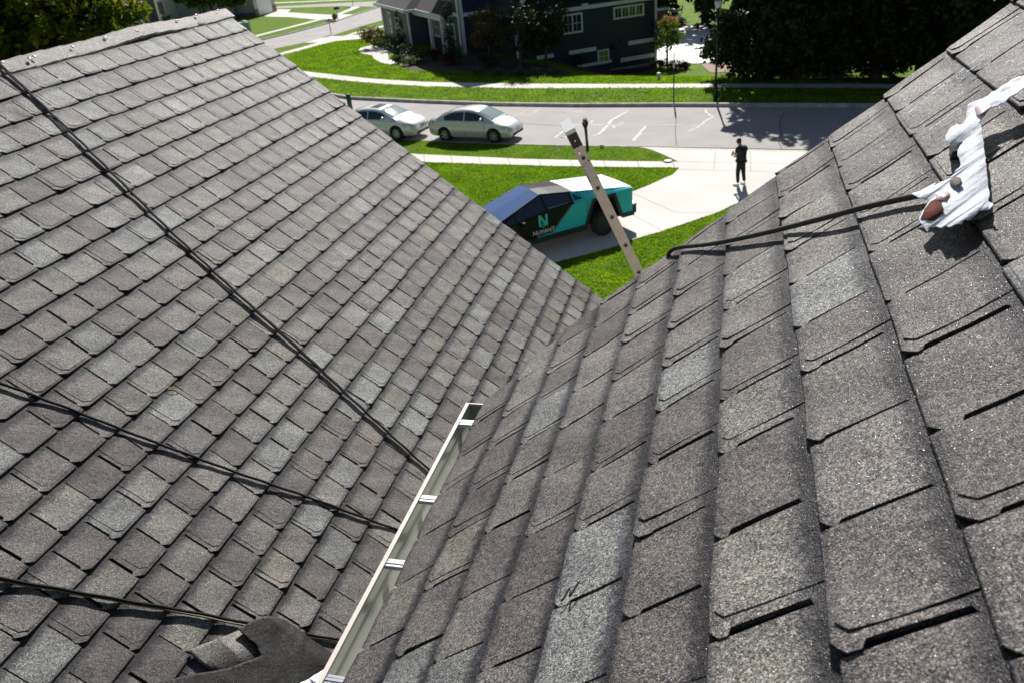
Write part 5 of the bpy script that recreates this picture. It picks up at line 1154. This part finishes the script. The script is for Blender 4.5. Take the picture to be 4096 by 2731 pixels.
cable_obj('long black double cable running down the left slope from the ridge to the gutter', [(cable('', '', c1, 0, 0, WA, onA, .026, 1), .0074, 0), (cable('', '', c1, 0, 0, WA, onA, .022, 2, side_=.013, waves=.006), .0052, 0)], 'cables across the left slope')
c2 = [(-150, 825), (0, 885), (150, 940), (330, 1010), (530, 1085), (720, 1150), (920, 1224), (1040, 1262)]
cable_obj('middle black cable meeting the gutter at its third bracket', [(cable('', '', c2, 0, 0, WA, onA, .019, 3), .0074, 0)], 'cables across the left slope')
c3 = [(-150, 1302), (0, 1332), (140, 1357), (280, 1383), (440, 1412), (560, 1436), (680, 1458), (790, 1477), (900, 1494)]
cable_obj('lowest black cable slipping under the dark granule sheet', [(cable('', '', c3, 0, 0, WA, onA, .026, 5, waves=.006), .0074, 0), (cable('', '', c3, 0, 0, WA, onA, .014, 6, side_=-.008, waves=.004), .0045, 1)], 'cables across the left slope')

# bendy dark cord on the right slope
uvp = [onB(x * D, y * D) for x, y in [(1560, 581), (1640, 572), (1750, 553), (1900, 521), (2000, 496), (2120, 468), (2170, 458)]]
P = [WB(uvp[0][0] + .05, uvp[0][1] + .10, -.22), WB(uvp[0][0] + .06, uvp[0][1] + .085, -.08), WB(uvp[0][0] + .045, uvp[0][1] + .06, -.005)]
Q = []
for i, (u, v) in enumerate(uvp): Q.append(WB(u, v, [.022, .022, .024, .028, .028, .024, .020, .018, .018][i]))
P += Q; PP = []
for i in range(len(P) - 1):     # Catmull-Rom
    p0, p1, p2, p3 = P[max(i - 1, 0)], P[i], P[i + 1], P[min(i + 2, len(P) - 1)]
    for k in range(6):
        t = k / 6; PP.append(.5 * ((2 * p1) + (p2 - p0) * t + (2 * p0 - 5 * p1 + 4 * p2 - p3) * t * t + (3 * p1 - p0 - 3 * p2 + p3) * t ** 3))
PP.append(P[-1])
b = MB().tube(PP, .0078, 12); o = b.build('rubber_cord', mat('dusty_rubber', (.055, .048, .042), .75, noise=(40, .3), bump=(200, .3, .001)), None, True); tag(o, 'thick dusty dark cord laid over the far edge of the right slope', 'cord')

# sheet helper: outline in image points on a roof plane -> dense wrinkled mesh with thickness
def sheet(name, pts, onf, Wf, hfun, m_, res=.012, thick=.001, parent=None, seed=0, holes=None):
    uv = []
    for p in pts:
        q = onf(*p)
        for _ in range(4): q = onf(*p, hfun(*q))
        uv.append(Vector((*q, 0)))
    bm = bmesh.new(); vs = [bm.verts.new(p) for p in uv]; f = bm.faces.new(vs)
    x0, x1 = min(p.x for p in uv), max(p.x for p in uv); y0, y1 = min(p.y for p in uv), max(p.y for p in uv)
    for a in np.arange(x0 + res, x1, res): bmesh.ops.bisect_plane(bm, geom=bm.verts[:] + bm.edges[:] + bm.faces[:], plane_co=(a, 0, 0), plane_no=(1, .13, 0))
    for a in np.arange(y0 + res, y1, res): bmesh.ops.bisect_plane(bm, geom=bm.verts[:] + bm.edges[:] + bm.faces[:], plane_co=(0, a, 0), plane_no=(.1, 1, 0))
    bmesh.ops.triangulate(bm, faces=[f for f in bm.faces if len(f.verts) > 4])
    for v in bm.verts: v.co = Wf(v.co.x, v.co.y, hfun(v.co.x, v.co.y))
    bmesh.ops.solidify(bm, geom=bm.faces[:], thickness=thick)
    bm.normal_update(); me = bpy.data.meshes.new(name); bm.to_mesh(me); bm.free(); me.polygons.foreach_set('use_smooth', [True] * len(me.polygons))
    o = link(name, me, parent, m_); return o
from mathutils import noise as mno
def ridged(u, v, s, seed=0):
    q = mno.noise(Vector((u * s + seed, v * s * 1.3, seed * 1.7))); return 1 - abs(q) * 2.2
t5 = lambda x, y: (3400 + x / 1.743, 200 + y / 1.743)
tape_pts = [(1330, 120), (1213, 180), (1130, 210), (1060, 255), (1000, 290), (880, 360), (830, 400), (800, 470), (790, 510), (740, 520), (690, 560), (665, 600), (670, 640), (700, 655), (740, 648), (790, 640), (750, 700), (752, 740), (770, 770), (765, 800), (730, 860), (700, 900), (600, 940), (490, 985), (430, 1005), (480, 1030), (550, 1040), (555, 1062), (520, 1110), (480, 1180), (490, 1200), (520, 1240), (540, 1268), (560, 1240), (600, 1228), (640, 1243), (670, 1226), (700, 1238), (740, 1214), (780, 1215), (800, 1188), (840, 1180), (880, 1146), (900, 1120), (950, 1118), (985, 1100), (1000, 1078), (970, 1062), (972, 1000), (962, 950), (950, 800), (930, 640), (915, 520), (930, 470), (980, 410), (1100, 345), (1213, 265), (1330, 215)]
ua_, va_ = onB(*t5(880, 400)); ub_, vb_ = onB(*t5(900, 1000))
def htape(u, v):
    t = min(1, max(0, (v - vb_) / (va_ - vb_))) if abs(va_ - vb_) > 1e-6 else 0
    t = min(1.3, max(0, (u - 1.72) / (2.15 - 1.72)))
    w = mno.noise(Vector((u * 9, v * 9, 1))) * .05
    a, b = u * .7 + w * 1.5, v * .9 - w * 1.5 + .04 * mno.noise(Vector((u * 21, v * 21, 6)))
    return .036 + .032 * t + .010 * mno.noise(Vector((a * 9, b * 9, 7))) + .005 * mno.noise(Vector((a * 26, b * 26, 1))) + .0030 * ridged(a, b, 17, 8) + .0022 * ridged(b, a, 42, 5) + .0012 * ridged(a, b, 95, 2) + .0012 * mno.noise(Vector((a * 180, b * 180, 2)))
M_TAPE = mat('white_membrane', (.82, .84, .90), .75, spec=.3, noise=(18, .05), bump=(90, .6, .003))
tp = sheet('torn_membrane', [t5(*p) for p in tape_pts], onB, WB, htape, M_TAPE, .006, .0012); tag(tp, 'torn crumpled white membrane strip lying on the right slope over the cord', 'torn strip')
M_BRN = mat('brown_backing', (.11, .04, .03), .95, spec=.1, noise=(30, .3), bump=(60, .6, .004))
sheet('brown_backing', [t5(*p) for p in [(560, 1060), (600, 1040), (640, 1075), (655, 1120), (630, 1160), (590, 1190), (560, 1200), (490, 1182), (520, 1110)]], onB, WB, lambda u, v: htape(u, v) + .0025, M_BRN, .012, .001, tp)
sheet('pink_backing', [t5(*p) for p in [(600, 1000), (680, 985), (700, 1010), (670, 1045), (600, 1050)]], onB, WB, lambda u, v: htape(u, v) + .004, mat('pink_backing', (.62, .42, .40), .5), .012, .001, tp)
sheet('pink_backing', [t5(*p) for p in [(865, 400), (900, 378), (960, 385), (990, 400), (940, 440), (915, 470), (880, 455)]], onB, WB, lambda u, v: htape(u, v) + .004, mat('dull_pink_backing', (.42, .32, .34), .5), .012, .001, tp)
sheet('grit_clump', [t5(*p) for p in [(695, 925), (730, 900), (770, 915), (780, 945), (740, 965), (700, 960)]], onB, WB, lambda u, v: htape(u, v) + .004 + .002 * mno.noise(Vector((u * 150, v * 150, 0))), mat('grit', (.16, .15, .14), .95, noise=(200, .6)), .008, .006, tp)
M_DCL = mat('dark_clump', (.012, .012, .016), .9)
sheet('tar_patch', [t5(*p) for p in [(690, 665), (720, 650), (770, 655), (790, 650), (755, 700), (760, 760), (700, 780), (690, 720)]], onB, WB, lambda u, v: .018 + .004 * mno.noise(Vector((u * 90, v * 90, 0))), M_DCL, .012, .006, tp)
# scuffed chalky streaks
sk_ = MB()
for pl in [[t5(950, 72), t5(800, 185), t5(640, 315), t5(520, 410), t5(410, 495)], [t5(950, 122), t5(880, 170), t5(800, 222)], [t5(770, 455), t5(690, 520), t5(570, 605)]]:
    P = [onB(*p) for p in pl]; Q = []
    for a, b_ in zip(P, P[1:]):
        for k in range(8): Q.append((a[0] + (b_[0] - a[0]) * k / 8 + R.uniform(-.002, .002), a[1] + (b_[1] - a[1]) * k / 8 + R.uniform(-.002, .002)))
    for i in range(len(Q) - 1):
        if R.random() < .25: continue
        w_ = R.uniform(.0012, .0035); a, c = Q[i], Q[i + 1]; hh = .0190
        sk_.add([WB(a[0] - w_, a[1], hh), WB(a[0] + w_, a[1], hh), WB(c[0] + w_, c[1], hh), WB(c[0] - w_, c[1], hh)], [(0, 1, 2, 3)])
hpart(sk_.build('chalk_streak', mat('blue_white_chalk', (.55, .62, .80), .8), house))

# dark granule sheet and shingle scraps by the gutter
dd = lambda x, y: (x * D, y * D)
fl = [(300, 1640), (350, 1568), (430, 1550), (520, 1534), (560, 1520), (600, 1505), (588, 1478), (560, 1455), (545, 1443), (570, 1430), (592, 1419), (620, 1413), (648, 1420), (676, 1436), (705, 1458), (735, 1480), (765, 1500), (790, 1520), (800, 1560), (760, 1640)]
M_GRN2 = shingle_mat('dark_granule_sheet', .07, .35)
def hflap(u, v): return .046 + .006 * ridged(u, v, 5, 4) + .004 * mno.noise(Vector((u * 30, v * 30, 5)))
fo = sheet('underlayment_scrap', [dd(*p) for p in fl], onA, WA, hflap, M_GRN2, .018, .004); tag(fo, 'crumpled sheet of black granulated underlay at the bottom beside the gutter', 'roofing scrap')
me = fo.data; ca = me.color_attributes.new('tab', 'FLOAT_COLOR', 'CORNER'); ca.data.foreach_set('color', [.1, .4, .5, 1] * len(me.loops)); uvl = me.uv_layers.new(name='UVMap'); uvl.data.foreach_set('uv', [.5] * (2 * len(me.loops)))
s2 = [(432, 1494), (455, 1482), (520, 1458), (548, 1446), (575, 1470), (604, 1500), (560, 1524), (512, 1540), (480, 1536), (455, 1516)]
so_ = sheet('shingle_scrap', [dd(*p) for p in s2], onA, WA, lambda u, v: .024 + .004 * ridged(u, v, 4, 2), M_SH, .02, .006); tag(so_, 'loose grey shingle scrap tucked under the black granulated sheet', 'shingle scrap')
me = so_.data; ca = me.color_attributes.new('tab', 'FLOAT_COLOR', 'CORNER'); ca.data.foreach_set('color', [.35, .4, .5, 1] * len(me.loops)); uvl = me.uv_layers.new(name='UVMap'); uvl.data.foreach_set('uv', [.5] * (2 * len(me.loops)))
wc = [(690, 1566), (712, 1556), (730, 1545), (748, 1533), (764, 1530), (772, 1545), (765, 1600), (680, 1640)]
wo = sheet('white_rag', [dd(*p) for p in wc], onA, WA, lambda u, v: .085 + .03 * ridged(u, v, 9, 6) + .01 * ridged(u, v, 30, 2), mat('white_rag_cloth', (.82, .82, .84), .8), .02, .002); tag(wo, 'crumpled white rag at the bottom edge beside the gutter', 'rag')

# little curled loops of straw
M_STR = mat('straw', (.50, .36, .12), .7)
def loop(px, py, on, Wf, rad, ang, label, m_=M_STR, sq=.35, part=1.0, r=.0022):
    u, v = on(px, py); b = MB(); P = []
    for a in np.linspace(0, 2 * pi * part, 18):
        x, y = rad * cos(a), rad * sq * sin(a); P.append(Wf(u + x * cos(ang) - y * sin(ang), v + x * sin(ang) + y * cos(ang), .016 + .004 * sin(a)))
    o = b.tube(P, r, 5).build('curled_straw', m_, None, True); tag(o, label, 'straw', 'curled straws on the roof')
loop(395 * D, 895 * D, onA, WA, .034, 1.0, 'yellow straw loop near the middle cable on the left slope', part=.93)
loop(57 * D, 260 * D, onA, WA, .055, 1.3, 'thin yellow straw curve left of the long double cable', part=.45, sq=.5, r=.0018)
loop(1142 * D, 578 * D, onA, WA, .032, .9, 'small yellow straw loop lower down the left slope above the gutter line')
loop(852 * D, 368 * D, onA, WA, .04, 1.2, 'thin straw curl near the rake edge beside the parked cars', part=.5, r=.0018)
loop(1331 * D, 679 * D, onA, WA, .034, 1.2, 'yellow straw curl lowest on the left slope', part=.6)
u, v = onB(1325 * D, 1371 * D); b = MB(); P = [WB(u + .03 * cos(a * 1.0) * (1 if a < 3.2 else -1) * .5, v + .022 * (a - 3.14) / 3.14, .020) for a in np.linspace(0, 6.28, 20)]
o = b.tube(P, .0022, 5).build('wire_squiggle', M_BLK, None, True); tag(o, 'small black wire squiggle lying on the right slope', 'wire')

# ---------------------------------------------------------------- grass blades on the lawns
def inpoly(x, y, P):
    c = np.zeros(len(x), bool); n = len(P)
    for i in range(n):
        (x1, y1), (x2, y2) = P[i], P[(i + 1) % n]
        if y1 == y2: continue
        c ^= ((y1 > y) != (y2 > y)) & (x < (x2 - x1) * (y - y1) / (y2 - y1) + x1)
    return c
g = np.random.default_rng(17)
def grass_patch(name, label, x0, x1, y0, y1, n, hgt, wid, keep, drop, matn):
    X = g.uniform(x0, x1, n); Y = g.uniform(y0, y1, n)
    ok = np.ones(n, bool)
    for P in drop: ok &= ~inpoly(X, Y, P)
    if keep:
        k = np.zeros(n, bool)
        for P in keep: k |= inpoly(X, Y, P)
        ok &= k
    X, Y = X[ok], Y[ok]; n = len(X); Z = np.array([terr(a, b) for a, b in zip(X, Y)]) - .01
    clump = np.array([mno.noise(Vector((a * .9, b * .9, 3))) for a, b in zip(X, Y)]); fine = np.array([mno.noise(Vector((a * 4, b * 4, 9))) for a, b in zip(X, Y)])
    h = hgt * (.7 + .5 * g.random(n) + .5 * fine); a = g.uniform(0, pi, n); lean = g.normal(size=(n, 2)) * (h * .5)[:, None]
    dx, dy = np.cos(a) * wid, np.sin(a) * wid
    V = np.stack([np.stack([X - dx, Y - dy, Z], 1), np.stack([X + dx, Y + dy, Z], 1), np.stack([X + lean[:, 0], Y + lean[:, 1], Z + h], 1)], 1).reshape(-1, 3)
    me = bpy.data.meshes.new(name); me.vertices.add(3 * n); me.vertices.foreach_set('co', V.ravel().astype(np.float32))
    me.loops.add(3 * n); me.loops.foreach_set('vertex_index', np.arange(3 * n, dtype=np.int32)); me.polygons.add(n)
    me.polygons.foreach_set('loop_start', np.arange(0, 3 * n, 3, dtype=np.int32)); me.polygons.foreach_set('loop_total', np.full(n, 3, dtype=np.int32))
    t = np.clip(.48 + .45 * clump + .25 * fine + .16 * g.normal(size=n), 0, 1); t3 = np.repeat(t, 3)
    ca = me.color_attributes.new('leaf', 'FLOAT_COLOR', 'POINT'); ca.data.foreach_set('color', np.stack([t3, t3, t3, np.ones_like(t3)], 1).ravel().astype(np.float32))
    me.update(calc_edges=True); me.validate(); tag(link(name, me, None, LM[matn]), label, 'grass', kind='stuff')
LM['blade'] = leaf_mat('grass_blade', [(.07, .13, .005), (.11, .20, .005), (.155, .27, .007), (.22, .34, .015), (.28, .33, .05)], .45)
W2 = lambda L: [tuple(onz(*p)[:2]) for p in L]
DRV = W2(dl + dr); ROADP = W2(far_k + near_k[::-1]); PV1 = W2(nt_ + nb_[::-1]); PV2 = W2(sw_far_t + sw_far_b[::-1])
nearL = W2([(1500, 556), (2100, 582), (2560, 592), (2712, 648), (2990, 800), (3300, 620), (3400, 700), (2600, 1500), (1700, 1500), (900, 700)])
grass_patch('grass', 'short grass blades of the near front lawn and verge', -6, 13, 18, 41, 230000, .055, .022, [nearL], [DRV, ROADP, PV1], 'blade')
farL = W2([(1000, 380), (1400, 396), (2000, 421), (2690, 420), (3600, 430), (3600, 350), (2700, 262), (2300, 300), (2000, 285), (1640, 285), (1585, 262), (1520, 240), (1495, 212), (1470, 185), (1490, 150), (1440, 140), (1250, 190), (1050, 240)])
fw_ = W2([z14(110, 690), z14(140, 650), z14(270, 615), z14(400, 600), z14(640, 620), z14(700, 870), z14(600, 880), z14(420, 850), z14(330, 800), z14(290, 750), z14(150, 725)])
grass_patch('grass', 'short grass blades of the far verge and the blue house lawn', -22, 22, 37, 82, 260000, .09, .035, [farL], [PV2, ROADP, fw_], 'blade')
